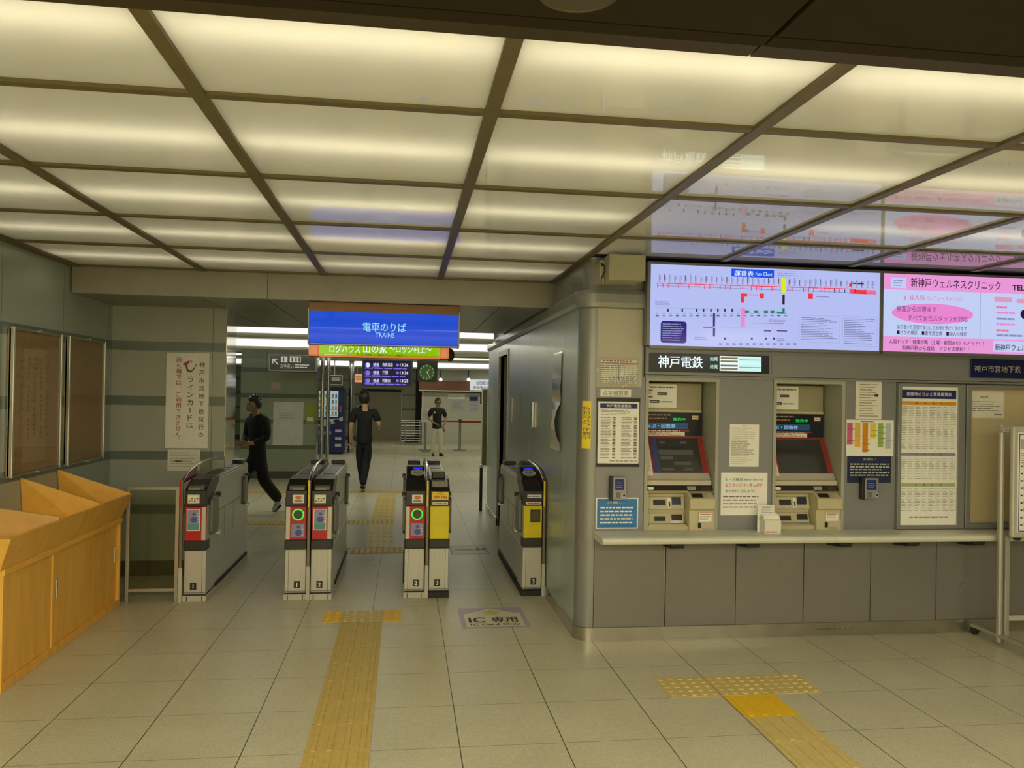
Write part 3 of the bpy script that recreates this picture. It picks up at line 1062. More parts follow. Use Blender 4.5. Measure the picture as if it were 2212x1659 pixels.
s, a = paper('poster', 'tall blank cream poster whose lower part is a wrinkled timetable, under the camera box', 'poster', 1287, 663, 1387, 836, mat('poster_dull_cream', (.53, .50, .42), .6, 0, .02))
q = R4(s, 1298, 778, 1375, 828)
s.rect(q[0], q[1], q[2], q[3], PAPER, 0.0005)
m2 = (q[0] + q[2]) / 2
s.lines(q[0] + .01, q[3] - .012, q[2] - .01, q[3], 1, RED_I, 0.5, 0.1, 9, 0.001)
s.rect(q[0], q[3] - .025, m2, q[3] - .017, mat('faded_blue_ink', (0.3, 0.33, 0.45), .6), 0.001); s.rect(m2 + .004, q[3] - .03, q[2], q[3] - .017, mat('faded_red_ink', (0.5, 0.3, 0.26), .6), 0.001)
for k in range(9): s.rect(q[0], q[1] + .012 + k * .013, q[2], q[1] + .0132 + k * .013, INK_L, 0.001)
for k in range(10): s.rect(q[0] + (q[2] - q[0]) * k / 9 - .0006, q[1], q[0] + (q[2] - q[0]) * k / 9 + .0006, q[3] - .03, INK_L, 0.001)
s.rect(m2 - .002, q[1] + .02, m2 + .002, q[3] - .03, INK_G, 0.0012)
s.lines(q[0], q[1], q[2], q[3] - .03, 9, INK_G, 0.3, 0.05, 9, 0.0013)
done(s)
s, a = paper('plastic_sleeve', 'clear wrinkled plastic sleeve over the timetable at the foot of the blank poster', 'sleeve', 1289, 772, 1379, 838, glass_mat('clear_sleeve', (0.94, 0.94, 0.92)), FRONT - 0.006, 0.0006)
# wrinkles: a rippled film instead of a flat one
s.v, s.f, s.m, s.s = [], [], [], []
nx, nz = 22, 14
for j in range(nz + 1):
    for i in range(nx + 1):
        u = a[0] + (a[2] - a[0]) * i / nx; v = a[1] + (a[3] - a[1]) * j / nz
        s.v.append(s.P(u, v, 0.002 + 0.004 * abs(math.sin(i * 1.7 + j * 0.9)) * random.random() * (1.4 - j / nz))[:])
for j in range(nz):
    for i in range(nx):
        k = j * (nx + 1) + i
        s.f.append((k, k + 1, k + nx + 2, k + nx + 1)); s.m.append(0); s.s.append(True)
done(s)
s, a = paper('wall_label', 'small off-white Braille fare label under the plastic-sleeved timetable', 'label', 1297, 841, 1363, 857, PAPER)
s.text('点字運賃表', (a[0] + a[2]) / 2, (a[1] + a[3]) / 2, (a[3] - a[1]) * 0.72, mat('brown_ink', (0.22, 0.12, 0.06), .6), width=(a[2] - a[0]) * 0.84)
done(s)

t = thing('framed_fare_table', 'fare table sheet in a holder with black bars at top and bottom', 'poster', (1.44, FRONT, 1.17))
s = wall_sheet(FRONT)
a = R4(s, 1289, 860, 1380, 1008)
mb = MB(); mb.box(a[0] - .002, a[2] + .004, FRONT - .006, FRONT, a[1] + .01, a[3] - .01, mat('holder_back', (0.05, 0.05, 0.045), .5))
mb.build('back_plate', t)
mb = MB(); mb.box(a[0] - .003, a[2] + .004, FRONT - .014, FRONT, a[3] - .022, a[3], BLACK, .002); mb.build('clamp_bar', t)
mb = MB(); mb.box(a[0] - .003, a[2] + .004, FRONT - .014, FRONT, a[1], a[1] + .022, BLACK, .002); mb.build('clamp_bar', t)
s.o = s.o + s.n * 0.007
b4 = (a[0] + .006, a[1] + .022, a[2] - .002, a[3] - .024)
s.slab(*b4, PAPER, 0.001)
s.rect(b4[0] + .013, b4[3] - .046, b4[2] - .013, b4[3] - .012, NAVY_I)
s.text('神戸電鉄運賃表', (b4[0] + b4[2]) / 2, b4[3] - .029, .02, WHITE_I, width=(b4[2] - b4[0]) * .6, bold=.02, dh=.002)
s.lines(b4[0] + .02, b4[3] - .095, b4[2] - .06, b4[3] - .055, 4, INK_G, 0.28, 0.2, 2)
mid = (b4[0] + b4[2]) / 2
for (ua, ub) in ((b4[0] + .02, mid - .02), (mid + .02, b4[2] - .014)):
    s.lines(ua, b4[1] + .035, ub - .03, b4[3] - .105, 27, INK_G, 0.34, 0.35, 2.5)
    s.lines(ub - .022, b4[1] + .035, ub, b4[3] - .105, 27, INK, 0.5, 0.1, 1)
    for k in range(10): s.rect(ua - .01, b4[1] + .035 + k * (b4[3] - b4[1] - .14) / 9, ub, b4[1] + .0362 + k * (b4[3] - b4[1] - .14) / 9, INK_L, .0004)
s.lines(mid - .06, b4[1] + .012, b4[2] - .01, b4[1] + .022, 1, INK_G, .5, .05, 5)
s.build('sheet', t)


def info_unit(x0, y0, x1, y1, label):
    """small grey wall unit with a blue panel and a round button"""
    t = thing('speaker_unit', label, 'call button', (PY(x0, y1, FRONT).x, FRONT, PY(x0, y1, FRONT).z), 'grey audio guide units')
    s = wall_sheet(FRONT - 0.045)
    a = R4(s, x0, y0, x1, y1)
    mb = MB(); mb.box(a[0], a[0] + .03, FRONT - .042, FRONT, a[1] - .004, a[3] + .004, BLACK, .004); mb.build('side_housing', t)
    mb = MB(); mb.box(a[0] + .022, a[2], FRONT - .046, FRONT, a[1], a[3], mat('unit_grey', (0.30, 0.31, 0.33), .35, .3), .004)
    mb.build('body', t)
    s.h = 0.0015
    s.rect(a[0] + .034, a[1] + (a[3] - a[1]) * .45, a[2] - .018, a[3] - .012, NAVY_I)
    s.lines(a[0] + .042, a[1] + (a[3] - a[1]) * .5, a[2] - .024, a[3] - .03, 3, mat('pale_blue_ink', (.2, .25, .6), .5), .3, .3, 2, .001)
    s.rect(a[0] + .04, a[1] + .012, a[0] + .072, a[1] + (a[3] - a[1]) * .34, mat('speaker_grille', (.16, .15, .13), .6))
    s.build('blue_panel', t)
    s = wall_sheet(FRONT - 0.047); s.ell(a[2] - .016, a[1] + .03, .010, .010, NAVY_I, .003); s.ring(a[2] - .016, a[1] + .03, .010, .013, WHITE_I, .002)
    s.build('button', t)


info_unit(1318, 1031, 1353, 1080, 'grey audio unit with a blue panel directly above the light blue notice')

s, a = paper('notice', 'light blue request notice with white border standing on the counter left of the first machine', 'notice', 1287, 1075, 1378, 1142, WHITE_I, FRONT, .003)
s.rect(a[0] + .008, a[1] + .008, a[2] - .008, a[3] - .008, mat('bright_blue_ink', (0.03, 0.2, 0.52), .4))
s.text('お願い', (a[0] + a[2]) / 2 - .01, a[3] - .034, .02, YEL_I, width=.12, dh=.0016)
s.lines(a[0] + .03, a[1] + .03, a[2] - .03, a[3] - .055, 5, WHITE_I, 0.42, 0.3, 7, .0012)
done(s)

# ---- ticket machines
M_CREAM = mat('machine_cream', (0.56, 0.50, 0.32), 0.42, 0, 0.02)
M_CREAM2 = mat('machine_cream_dark', (0.34, 0.315, 0.21), 0.42, 0, 0.02)
M_RED = mat('screen_bezel_red', (0.30, 0.035, 0.03), 0.4)
SCREEN = mat('dark_glass_screen', (0.035, 0.036, 0.034), 0.08, 0, 0.02, coat=1.0)
G_LED = emit('green_led', (20, 230, 90), 1.0, False)
DISP_B = mat('display_blue', (0.01, 0.10, 0.34), 0.3)
SILV = mat('screen_bezel_grey', (0.48, 0.44, 0.36), .35, .2)


def ticket_machine(x0, x1, label, busy):
    t = thing('ticket_machine', label, 'ticket machine', ((x0 + x1) / 2, 5.40, 0.745), 'cream ticket machines')
    w = x1 - x0
    YB, YF = 5.50, 5.295
    # upper door with the notice on it
    mb = MB(); mb.box(x0, x1 - .01, YB, 5.60, 1.575, 1.765, M_CREAM2, .004)
    mb.box(x0, x1 - .01, YB - .004, YB + .02, 1.556, 1.575, M_CREAM, .002)
    mb.build('upper_door', t)
    # black display with lettering
    s = wall_sheet(YB + .004)
    s.slab(x0, 1.385, x1 - .012, 1.555, SIGN_N, .014, .002)
    s.rect(x0 + .004, 1.435, x0 + w * .76, 1.48, DISP_B); s.text('きっぷ・回数券', x0 + w * .30, 1.458, .028, emit('lit_pale_blue', (170, 210, 235), .8, False), width=w * .52, bold=.02, dh=.002)
    s.lines(x0 + w * .55, 1.437, x0 + w * .74, 1.478, 2, BLUE_I, .3, .1, 1.5, .0012)
    s.lines(x0 + .006, 1.528, x0 + w * .52, 1.545, 1, INK_L, .5, .1, 8); s.lines(x0 + .006, 1.502, x0 + w * .45, 1.520, 1, mat('orange_print', (.5, .18, .03), .5), .5, .1, 6)
    s.text('発売中', x0 + w * .62, 1.507, .02, G_LED, width=w * .2, bold=.02)
    s.rect(x0 + .004, 1.418, x0 + w * .78, 1.428, mat('red_print', (.35, .02, .03), .5)); s.lines(x0 + .01, 1.4185, x0 + w * .7, 1.4275, 1, WHITE_I, .5, .1, 8, .001)
    s.rect(x1 - .085, 1.505, x1 - .035, 1.535, mat('orange_plate', (.6, .32, .12), .5)); s.lines(x1 - .083, 1.507, x1 - .037, 1.533, 2, PAPER, .4, .1, 2, .001)
    s.rect(x0 + w * .10, 1.386, x0 + w * .71, 1.416, PAPER_C, .0012)
    s.text('回数券の中・払戻し。', x0 + w * .13, 1.406, .014, INK, 'l', width=w * .40, dh=.0026); s.lines(x0 + w * .12, 1.388, x0 + w * .68, 1.397, 1, RED_I, .5, .05, 8, .0018)
    s.build('display_panel', t)
    # sloping touch screen
    top, bot = (YB - .0, 1.38), (5.335, 1.088)
    ux = Vector((1, 0, 0)); uy = Vector((0, top[0] - bot[0], top[1] - bot[1])).normalized()
    L = math.hypot(top[0] - bot[0], top[1] - bot[1])
    mb = MB()
    mb.prism([(YB + .06, 1.384), (top[0], 1.384), (top[0], top[1]), (bot[0], bot[1]), (bot[0], 1.05), (YB + .06, 1.05)], 'x', x0, x1, M_CREAM)
    mb.build('screen_console', t)
    s = Sheet((0, bot[0], bot[1]), ux, uy)
    s.slab(x0 + .004, .004, x1 - .004, L, M_RED, .006, .002)
    s.rect(x0 + .004, .002, x1 - .004, .05, SILV, .0008)
    s.build('screen_bezel', t)
    s = Sheet(Vector((0, bot[0], bot[1])) + s.n * .0065, ux, uy)
    a0, a1, b0, b1 = x0 + .075, x1 - .045, .052, L - .016
    s.slab(a0, b0, a1, b1, SCREEN, .001)
    if busy:
        gm = mat('screen_grey', (.12, .12, .13), .3)
        for (fa, fb, fc, fd) in ((.18, .84, .30, .90), (.62, .84, .76, .90), (.14, .52, .86, .66), (.16, .38, .42, .48), (.42, .22, .78, .32), (.16, .06, .4, .12), (.6, .06, .8, .12)):
            s.rect(a0 + (a1 - a0) * fa, b0 + (b1 - b0) * fb, a0 + (a1 - a0) * fc, b0 + (b1 - b0) * fd, gm)
        s.rect(a0, b0, a0 + .045, b1, mat('screen_blue_strip', (.05, .07, .2), .3))
    s.build('screen', t)
    s = Sheet(Vector((0, bot[0], bot[1])) + s.n * .0065, ux, uy)
    s.slab(x0 + .006, .03, x0 + .06, L - .02, PAPER_C, .001)
    s.vtext('ボタンを押してください', x0 + .04, L - .04, .06, mat('dark_red_print', (.3, .03, .03), .5), .018)
    s.lines(x0 + .01, .05, x0 + .026, L - .05, 10, INK, .3, .2, 1)
    s.build('side_label', t)
    # ledge and black strip under the screen
    mb = MB(); mb.box(x0, x1, 5.315, 5.40, 1.052, 1.088, mat('ledge_grey', (.56, .51, .40), .4), .004); mb.build('ledge', t)
    mb = MB()
    mb.prism([(5.45, 1.05), (5.315, 1.05), (5.296, 1.018), (5.45, 1.018)], 'x', x0, x1 + .004, BLACK)
    s = Sheet((0, 5.296, 1.018), ux, Vector((0, .019, .032)))
    s.h = .0006
    s.ell(x0 + .03, .018, .024, .012, WHITE_I); s.rect(x0 + w * .62, .004, x0 + w * .75, .033, INK_L, .0006)
    for k in range(3): s.rect(x0 + w * (.65 + .033 * k), .004, x0 + w * (.655 + .033 * k), .033, INK, .0009)
    s.rect(x1 - .075, .006, x1 - .01, .032, mat('dark_brown', (.05, .03, .03), .3))
    for f in s.f: pass
    o = len(mb.v); mb.v += s.v
    for f, k in zip(s.f, s.m):
        mb.f.append(tuple(i + o for i in f)); mb.m.append(mb.mi(s.mats[k])); mb.s.append(False)
    mb.build('control_strip', t)
    # lower body: recess with slots on the left, stepped block on the right
    xm = x0 + w * .63
    mb = MB()
    mb.box(x0, xm, 5.385, 5.60, .745, 1.018, M_CREAM)                    # recess back
    mb.box(x0, x0 + .012, YF, 5.385, .745, 1.018, M_CREAM)
    mb.prism([(YF, 1.018), (5.385, 1.018), (5.385, .985), (YF + .02, 1.0)], 'x', x0, xm, M_CREAM)
    mb.box(x0, xm, YF - .004, 5.385, .745, .775, M_CREAM, .003)
    mb.build('lower_body', t)

    def slot_panel(za, zb, nm):
        mb = MB()
        mb.prism([(5.385, za), (5.345, za), (5.365, zb), (5.385, zb)], 'x', x0 + .03, xm - .01, M_CREAM)
        s = Sheet((0, 5.345, za), ux, Vector((0, .02, zb - za)))
        h = math.hypot(.02, zb - za)
        return mb, s, h
    mb, s, h = slot_panel(.885, .965, 'coin')
    s.h = .001
    s.rect(x0 + .065, h * .30, x0 + .155, h * .78, BLACK); s.rect(x0 + .20, h * .34, xm - .03, h * 1.0, mat('navy_slot', (.012, .014, .05), .3))
    s.rect(x0 + .17, h * .1, x0 + .192, h * .92, WHITE_I); s.rect(x0 + .176, h * .2, x0 + .188, h * .62, BLACK, .001)
    s.rect(x0 + .06, h * .0, x0 + .16, h * .26, mat('slot_grey', (.5, .47, .36), .4)); s.rect(x0 + .2, h * .0, xm - .03, h * .28, MATS['slot_grey'])
    for q in (s,):
        o = len(mb.v); mb.v += q.v
        for f, k in zip(q.f, q.m): mb.f.append(tuple(i + o for i in f)); mb.m.append(mb.mi(q.mats[k])); mb.s.append(False)
    mb.build('coin_slot', t)
    mb, s, h = slot_panel(.785, .85, 'ticket')
    s.h = .001
    s.rect(x0 + .075, h * .22, x0 + .155, h * .72, BLACK); s.rect(x0 + .2, h * .3, xm - .02, h * .9, BLACK)
    s.rect(x0 + .19, h * .02, xm - .02, h * .24, STEEL)
    o = len(mb.v); mb.v += s.v
    for f, k in zip(s.f, s.m): mb.f.append(tuple(i + o for i in f)); mb.m.append(mb.mi(s.mats[k])); mb.s.append(False)
    mb.build('ticket_slot', t)
    mb = MB(); mb.box(x0 + .02, xm - .01, 5.300, 5.375, .770, .785, STEEL, .003); mb.build('change_tray', t)
    mb = MB()
    mb.prism([(5.60, 1.018), (5.34, 1.018), (5.255, .965), (5.250, .895), (5.275, .885), (5.262, .745), (5.60, .745)], 'x', xm, x1 + .006, M_CREAM, .003)
    mb.build('note_unit', t)
    sn = Sheet((0, 5.2545, .9655), ux, Vector((0, .085, .053)))
    sn.h = .001
    sn.rect(xm + .02, .015, xm + .10, .06, mat('note_slot_dark', (.03, .02, .015), .4)); sn.rect(xm + .108, .015, xm + .14, .06, mat('slot_green', (.42, .42, .30), .4))
    sn.build('note_slot', t)
    s = wall_sheet(5.2605)
    s.slab(xm + .065, .81, xm + .155, .868, PAPER, .006)
    s.lines(xm + .07, .82, xm + .15, .862, 4, INK_L, .35, .3, 3); s.rect(xm + .072, .858, xm + .15, .862, RED_I, .0008)
    s.build('instruction_sticker', t)
    s = wall_sheet(5.2610); s.slab(xm + .06, .765, xm + .08, .80, BLACK, .004); s.slab(xm + .10, .757, xm + .15, .763, STEEL, .004); s.build('lock', t)
    return t


ticket_machine(1.660, 2.132, 'cream ticket machine in the first niche, its screen showing pale grey boxes', True)
ticket_machine(2.588, 3.068, 'cream ticket machine in the second niche, its screen dark and blank', False)
for (xa, lab) in ((1.664, 'white notice taped above the screen of the first ticket machine'), (2.592, 'white notice taped above the screen of the second ticket machine')):
    s = wall_sheet(5.498)
    a = (xa, 1.588, xa + .268, 1.757)
    s.slab(*a, PAPER, .002)
    s.tagging = ('notice', lab, 'notice', None)
    s.lines(a[0] + .01, a[3] - .03, a[2] - .015, a[3] - .015, 1, INK_G, .7, .05, 9)
    for zz in (1.71, 1.665):
        s.rect(a[0] + .012, zz - .006, a[0] + .09, zz + .006, mat('notice_red', (.45, .05, .05), .5))
    s.lines(a[0] + .02, 1.68, a[0] + .085, 1.70, 2, INK_G, .4, .1, 3)
    s.rect(a[0] + .125, 1.678, a[0] + .195, 1.696, INK); s.rect(a[0] + .07, 1.622, a[0] + .14, 1.640, INK)
    s.lines(a[0] + .13, 1.680, a[0] + .19, 1.694, 1, WHITE_I, .3, .05, 4, .001); s.lines(a[0] + .075, 1.624, a[0] + .135, 1.638, 1, WHITE_I, .3, .05, 4, .001)
    s.lines(a[0] + .012, 1.622, a[0] + .065, 1.638, 1, INK_G, .5, .05, 3); s.lines(a[0] + .15, 1.622, a[0] + .24, 1.638, 1, INK_G, .5, .05, 4)
    done(s)

# ---- panel between the machines
s, a = paper('notice', 'narrow cream printed notice high on the panel between the two machines', 'notice', 1576, 917, 1639, 1008, PAPER)
s.lines(a[0] + .012, a[1] + .012, a[2] - .02, a[3] - .018, 19, INK_L, 0.36, 0.45, 2.2); s.lines(a[0] + .09, a[3] - .014, a[0] + .12, a[3] - .006, 1, INK, .6, .1, 3)
done(s)
s, a = paper('poster', 'cream family-ticket poster with blue and red headline between the two machines', 'poster', 1557, 1021, 1657, 1113, PAPER)
W = a[2] - a[0]
s.text('土・日祝日', a[0] + W * .08, a[3] - .048, .022, BLUE_I, 'l', width=W * .38, bold=.03); s.text('限定有効・家族きっぷは', a[0] + W * .5, a[3] - .048, .013, INK, 'l', width=W * .40)
s.text('エコファミリーきっぷで', a[0] + W * .09, a[3] - .088, .026, RED_I, 'l', width=W * .80, bold=.03)
s.text('おでかけしましょう！', a[0] + W * .10, a[3] - .128, .022, NAVY_I, 'l', width=W * .62, bold=.02)
s.lines(a[0] + .016, a[1] + .045, a[2] - .018, a[3] - .155, 4, INK_G, .3, .25, 8)
done(s)

t = thing('leaflet_holder', 'small white cardboard leaflet box standing on the counter between the machines', 'leaflet box', (2.46, 5.2, .745))
hx0, hx1 = 2.425, 2.555
mb = MB()
mb.box(hx0, hx1 - .01, 5.205, 5.215, .745, .93, PAPER)
mb.quad((hx0 + .002, 5.2045, .80), (hx1 - .012, 5.2045, .80), (hx1 - .012, 5.2045, .925), (hx0 + .002, 5.2045, .925), WHITE_I)
mb.build('back_card', t)
s = wall_sheet(5.2042); s.h = .0006; s.frame(hx0 + .03, .88, hx1 - .02, .922, .0015, INK_G); s.lines(hx0 + .035, .885, hx1 - .025, .918, 3, INK_G, .3, .2, 3); s.lines(hx0 + .01, .82, hx1 - .02, .87, 3, INK_L, .3, .2, 4); s.build('print', t)
mb = MB()
mb.prism([(5.205, .745), (5.125, .745), (5.120, .815), (5.125, .835), (5.16, .868), (5.205, .80)], 'x', hx0 + .012, hx1, mat('leaflet_box_white', (.74, .73, .66), .5), .002)
mb.build('tray', t)
s = wall_sheet(5.1235); s.lines(hx0 + .02, .75, hx1 - .01, .80, 3, RED_I, .4, .2, 3); s.lines(hx0 + .02, .79, hx1 - .01, .812, 1, INK, .6, .2, 2); s.build('front_print', t)
mb = MB()
for k in range(6): mb.quad((hx0 + .016, 5.135 + k * .009, .84 + k * .003), (hx1 - .006, 5.135 + k * .009, .84 + k * .003), (hx1 - .006, 5.142 + k * .009, .865 + k * .003), (hx0 + .016, 5.142 + k * .009, .865 + k * .003), PAPER)
o = mb.build('leaflets', t); o['kind'] = 'stuff'

# ---- panel right of the second machine
s, a = paper('notice', 'tall cream printed notice taped at the top of the panel right of the second machine', 'notice', 1848, 822, 1904, 906, PAPER_C)
s.lines(a[0] + .03, a[1] + .015, a[2] - .025, a[3] - .02, 13, INK_G, 0.25, 0.35, 1.3); s.rect(a[2] - .055, a[3] - .115, a[2] - .025, a[3] - .095, INK)
done(s)
s, a = paper('poster', 'white poster of pink, orange, yellow and green bars under the taped notice', 'poster', 1828, 907, 1930, 985, PAPER)
cols = [((.62, .12, .26), .70, [.18, .55, .63]), ((.78, .48, .08), .78, [.40]), ((.72, .27, .01), .95, [.52, .66, .86]), ((.78, .62, .06), .50, [.22, .38]), ((.32, .48, .10), .78, [.12, .30, .48, .62]), ((.50, .56, .62), .82, [.55])]
W, H = a[2] - a[0], a[3] - a[1]
for i, (c, ln, cuts) in enumerate(cols):
    u = a[0] + W * (.012 + i * .162)
    s.rect(u, a[3] - H * .09 - H * .85 * ln, u + W * .118, a[3] - H * .09, mat('chart_ink_%d' % i, c, .5))
    for q in cuts: s.rect(u, a[3] - H * .1 - H * .85 * q - .004, u + W * .16, a[3] - H * .1 - H * .85 * q, mat('chart_dark_%d' % i, tuple(v * .5 for v in c), .5), .001)
s.lines(a[0] + W * .3, a[3] - H * .07, a[2] - W * .4, a[3] - H * .03, 1, INK_G, .6, .1, 3)
done(s)
s, a = paper('notice', 'dark navy request notice with pale lettering behind the second audio unit', 'notice', 1830, 986, 1924, 1043, mat('deep_navy_ink', (.012, .02, .075), .45), FRONT, .003)
s.text('お願い', (a[0] + a[2]) / 2, a[3] - .02, .02, mat('pale_green_ink', (.5, .55, .45), .5), width=.10)
s.lines(a[0] + .02, a[1] + .045, a[2] - .01, a[3] - .045, 5, mat('pale_green_ink', (.5, .55, .45), .5), .45, .25, 9)
done(s)
info_unit(1863, 1033, 1898, 1078, 'grey audio unit with a blue panel over the lower edge of the navy notice')

# ---- timetable frame and display case
t = thing('timetable_frame', 'tall grey framed fare table with orange, blue and green bands', 'poster frame', (3.75, 5.29, .745))
s = wall_sheet(5.262)
a = R4(s, 1946, 836, 2067, 1134)
fx0, fx1, fz0, fz1 = 3.498, 4.020, .748, 1.792
FG = mat('frame_grey', A((112, 106, 84), 1.7), .4, .3, .03)
mb = MB()
mb.box(fx0, a[0], 5.255, 5.31, fz0, fz1, FG, .003); mb.box(a[2], fx1, 5.255, 5.31, fz0, fz1, FG, .003)
mb.box(a[0], a[2], 5.255, 5.31, fz0, a[1], FG, .003); mb.box(a[0], a[2], 5.255, 5.31, a[3], fz1, FG, .003)
mb.build('frame', t)
s.slab(*a, PAPER, .001)
W, H = a[2] - a[0], a[3] - a[1]
s.rect(a[0], a[3] - H * .085, a[2] - .012, a[3] - H * .022, NAVY_I)
s.text('新開地のりかえ普通運賃表', (a[0] + a[2]) / 2 - .006, a[3] - H * .053, .026, WHITE_I, width=W * .80, bold=.02, dh=.002)
for (f0, f1, m) in ((.106, .132, mat('band_orange', (.75, .33, .02), .5)), (.478, .500, mat('band_blue', (.25, .28, .48), .5)), (.697, .722, mat('band_green', (.40, .50, .25), .5))):
    s.rect(a[0], a[3] - H * f1, a[2] - .012, a[3] - H * f0, m)
    for k in range(4): s.ell(a[0] + W * (.27 + .147 * k), a[3] - H * (f0 + f1) / 2, .007, .008, INK_G, .001, 10)
for (f0, f1, nr) in ((.14, .45, 25), (.51, .67, 13), (.73, .90, 15)):
    for cidx in range(8):
        u = a[0] + W * (.01 + .124 * cidx)
        s.lines(u, a[3] - H * f1, u + W * .10, a[3] - H * f0, nr, INK_G if cidx % 2 == 0 else INK_L, .30, .5, 5)
        s.rect(u + W * .112, a[3] - H * f1, u + W * .115, a[3] - H * f0, INK_L, .0004)
s.lines(a[0] + W * .16, a[1] + H * .05, a[2] - W * .14, a[1] + H * .065, 1, INK_G, .6, .05, 5)
s.build('fare_sheet', t)

t = thing('display_case', 'grey framed cream display case behind the whiteboard, right of the timetable frame', 'display case', (4.5, 5.29, .745))
mb = MB()
fx0, fx1 = 4.026, 5.0
mb.box(fx0, 4.065, 5.250, 5.31, .748, 1.790, FG, .003); mb.box(fx1 - .05, fx1, 5.25, 5.31, .748, 1.79, FG, .003)
mb.box(4.065, fx1 - .05, 5.25, 5.31, .748, .785, FG, .003); mb.box(4.065, fx1 - .05, 5.25, 5.31, 1.762, 1.79, FG, .003)
mb.build('frame', t)
mb = MB(); mb.box(4.05, fx1 - .03, 5.296, 5.309, .77, 1.78, mat('case_cream_board', A((168, 146, 92), 1.45), .55, 0, .03)); mb.build('back_board', t)
s, a = paper('notice', 'small cream notice pinned top left inside the display case', 'notice', 2089, 845, 2169, 903, PAPER_C, 5.2955, .002)
s.frame(a[0] + .006, a[1] + .006, a[2] - .006, a[3] - .006, .001, INK_L)
s.lines(a[0] + .10, a[3] - .055, a[2] - .13, a[3] - .03, 1, INK_L, .6, .02, 3); s.lines(a[0] + .03, a[1] + .045, a[2] - .03, a[3] - .07, 5, INK_G, .3, .35, 3); s.lines(a[2] - .08, a[1] + .018, a[2] - .02, a[1] + .034, 1, INK_G, .6, .1, 3)
done(s)

# ---- mobile whiteboard at the right edge
t = thing('whiteboard', 'white-framed mobile notice board on steel legs at the right edge of the picture', 'notice board', (4.5, 4.95, 0))
WF_ = mat('whiteboard_frame', (.55, .53, .46), .35, .2, .02)
# the board stands square to the ticket wall, its near post set forward
bx0, bx1, by = 4.105, 5.3, 4.90
mb = MB()
mb.box(bx0, bx1, by, by + .035, .745, 1.505, WF_, .012)
mb.build('board_frame', t)
s = wall_sheet(by); s.h = .0006
s.rect(bx0 + .035, .785, bx1 - .035, 1.465, PAPER)
s.frame(bx0 + .045, .79, bx1 - .045, 1.455, .006, NAVY_I, .001)
s.rect(bx0 + .055, 1.35, bx0 + .30, 1.42, mat('sheet_header', (.4, .42, .5), .5), .001); s.lines(bx0 + .06, 1.25, bx0 + .3, 1.33, 5, INK_L, .35, .2, 3, .001)
for k in range(9): s.rect(bx0 + .06, .83 + k * .05, bx0 + .075, .84 + k * .05, INK, .001); s.rect(bx0 + .08, .825 + k * .05, bx0 + .25, .85 + k * .05, [YEL_I, PAPER_C, E_PINKR and mat('pink_ink', (.7, .3, .35), .5)][k % 3], .001)
s.build('notice_sheet', t)
STL = mat('stand_steel', (.42, .41, .35), .35, .4, .03)
mb = MB(); mb.tube([(4.075, 4.97, 1.51), (4.075, 4.97, .02)], .02, STL, 10); mb.box(4.055, 4.105, 4.93, 4.995, 1.46, 1.50, STL, .006); mb.build('post', t)
mb = MB(); mb.box(4.105, 4.14, 4.955, 4.99, .02, .75, STL, .004); mb.build('post', t)
mb = MB(); mb.box(4.14, 5.3, 4.96, 4.985, .165, .20, WF_, .004); mb.build('cross_rail', t)
mb = MB(); mb.prism([(5.23, .05), (5.23, .075), (4.60, .075), (4.60, .05)], 'x', 4.06, 4.10, STL, .004); mb.build('foot_bar', t)
for yy in (5.21, 4.63):
    mb = MB(); mb.cyl((4.066, yy, .027), (4.094, yy, .027), .027, RUBBER, 16); mb.box(4.068, 4.092, yy - .012, yy + .012, .03, .055, BLACK); mb.build('castor', t)
mb = MB(); mb.ball((4.17, 4.93, .735), (.03, .02, .012), RUBBER); mb.build('eraser_clip', t)

# ---- things on the booth's side wall and corner
def bent_label():
    """yellow strip stuck round the booth's rounded corner"""
    mb = MB()
    z0, z1 = PY(1252, 968, 5.32).z, PY(1252, 866, 5.32).z
    a0, a1 = math.radians(38), math.radians(72)
    cx, cy, R = SIDE_X + .11, 5.39, .1112

    def Pt(a, z, r=R): return (cx - r * math.cos(a), cy - r * math.sin(a), z)
    n = 8
    for k in range(n):
        b0, b1 = a0 + (a1 - a0) * k / n, a0 + (a1 - a0) * (k + 1) / n
        mb.quad(Pt(b0, z0), Pt(b1, z0), Pt(b1, z1), Pt(b0, z1), YEL_I)
    s = '防犯カメラ作動中'
    zt, zb = z1 - .035, z0 + .06
    st = (zt - zb) / len(s)
    for i, ch in enumerate(s):
        vs, fs, x0, x1, y0, y1 = glyphs(ch, .0)
        zc = zt - st * (i + .5)
        out = []
        for (x, y) in vs:
            a = (a0 + a1) / 2 + ((x - (x0 + x1) / 2) / max(.6, x1 - x0)) * (a1 - a0) * .8
            out.append(Pt(a, zc + (y - (y0 + y1) / 2) / .9 * st * .88, R + .0008))
        mb.add(out, fs, NAVY_I)
    return tag(mb.build('warning_label'), 'narrow yellow vertical camera-warning label round the booth corner', 'label')


bent_label()
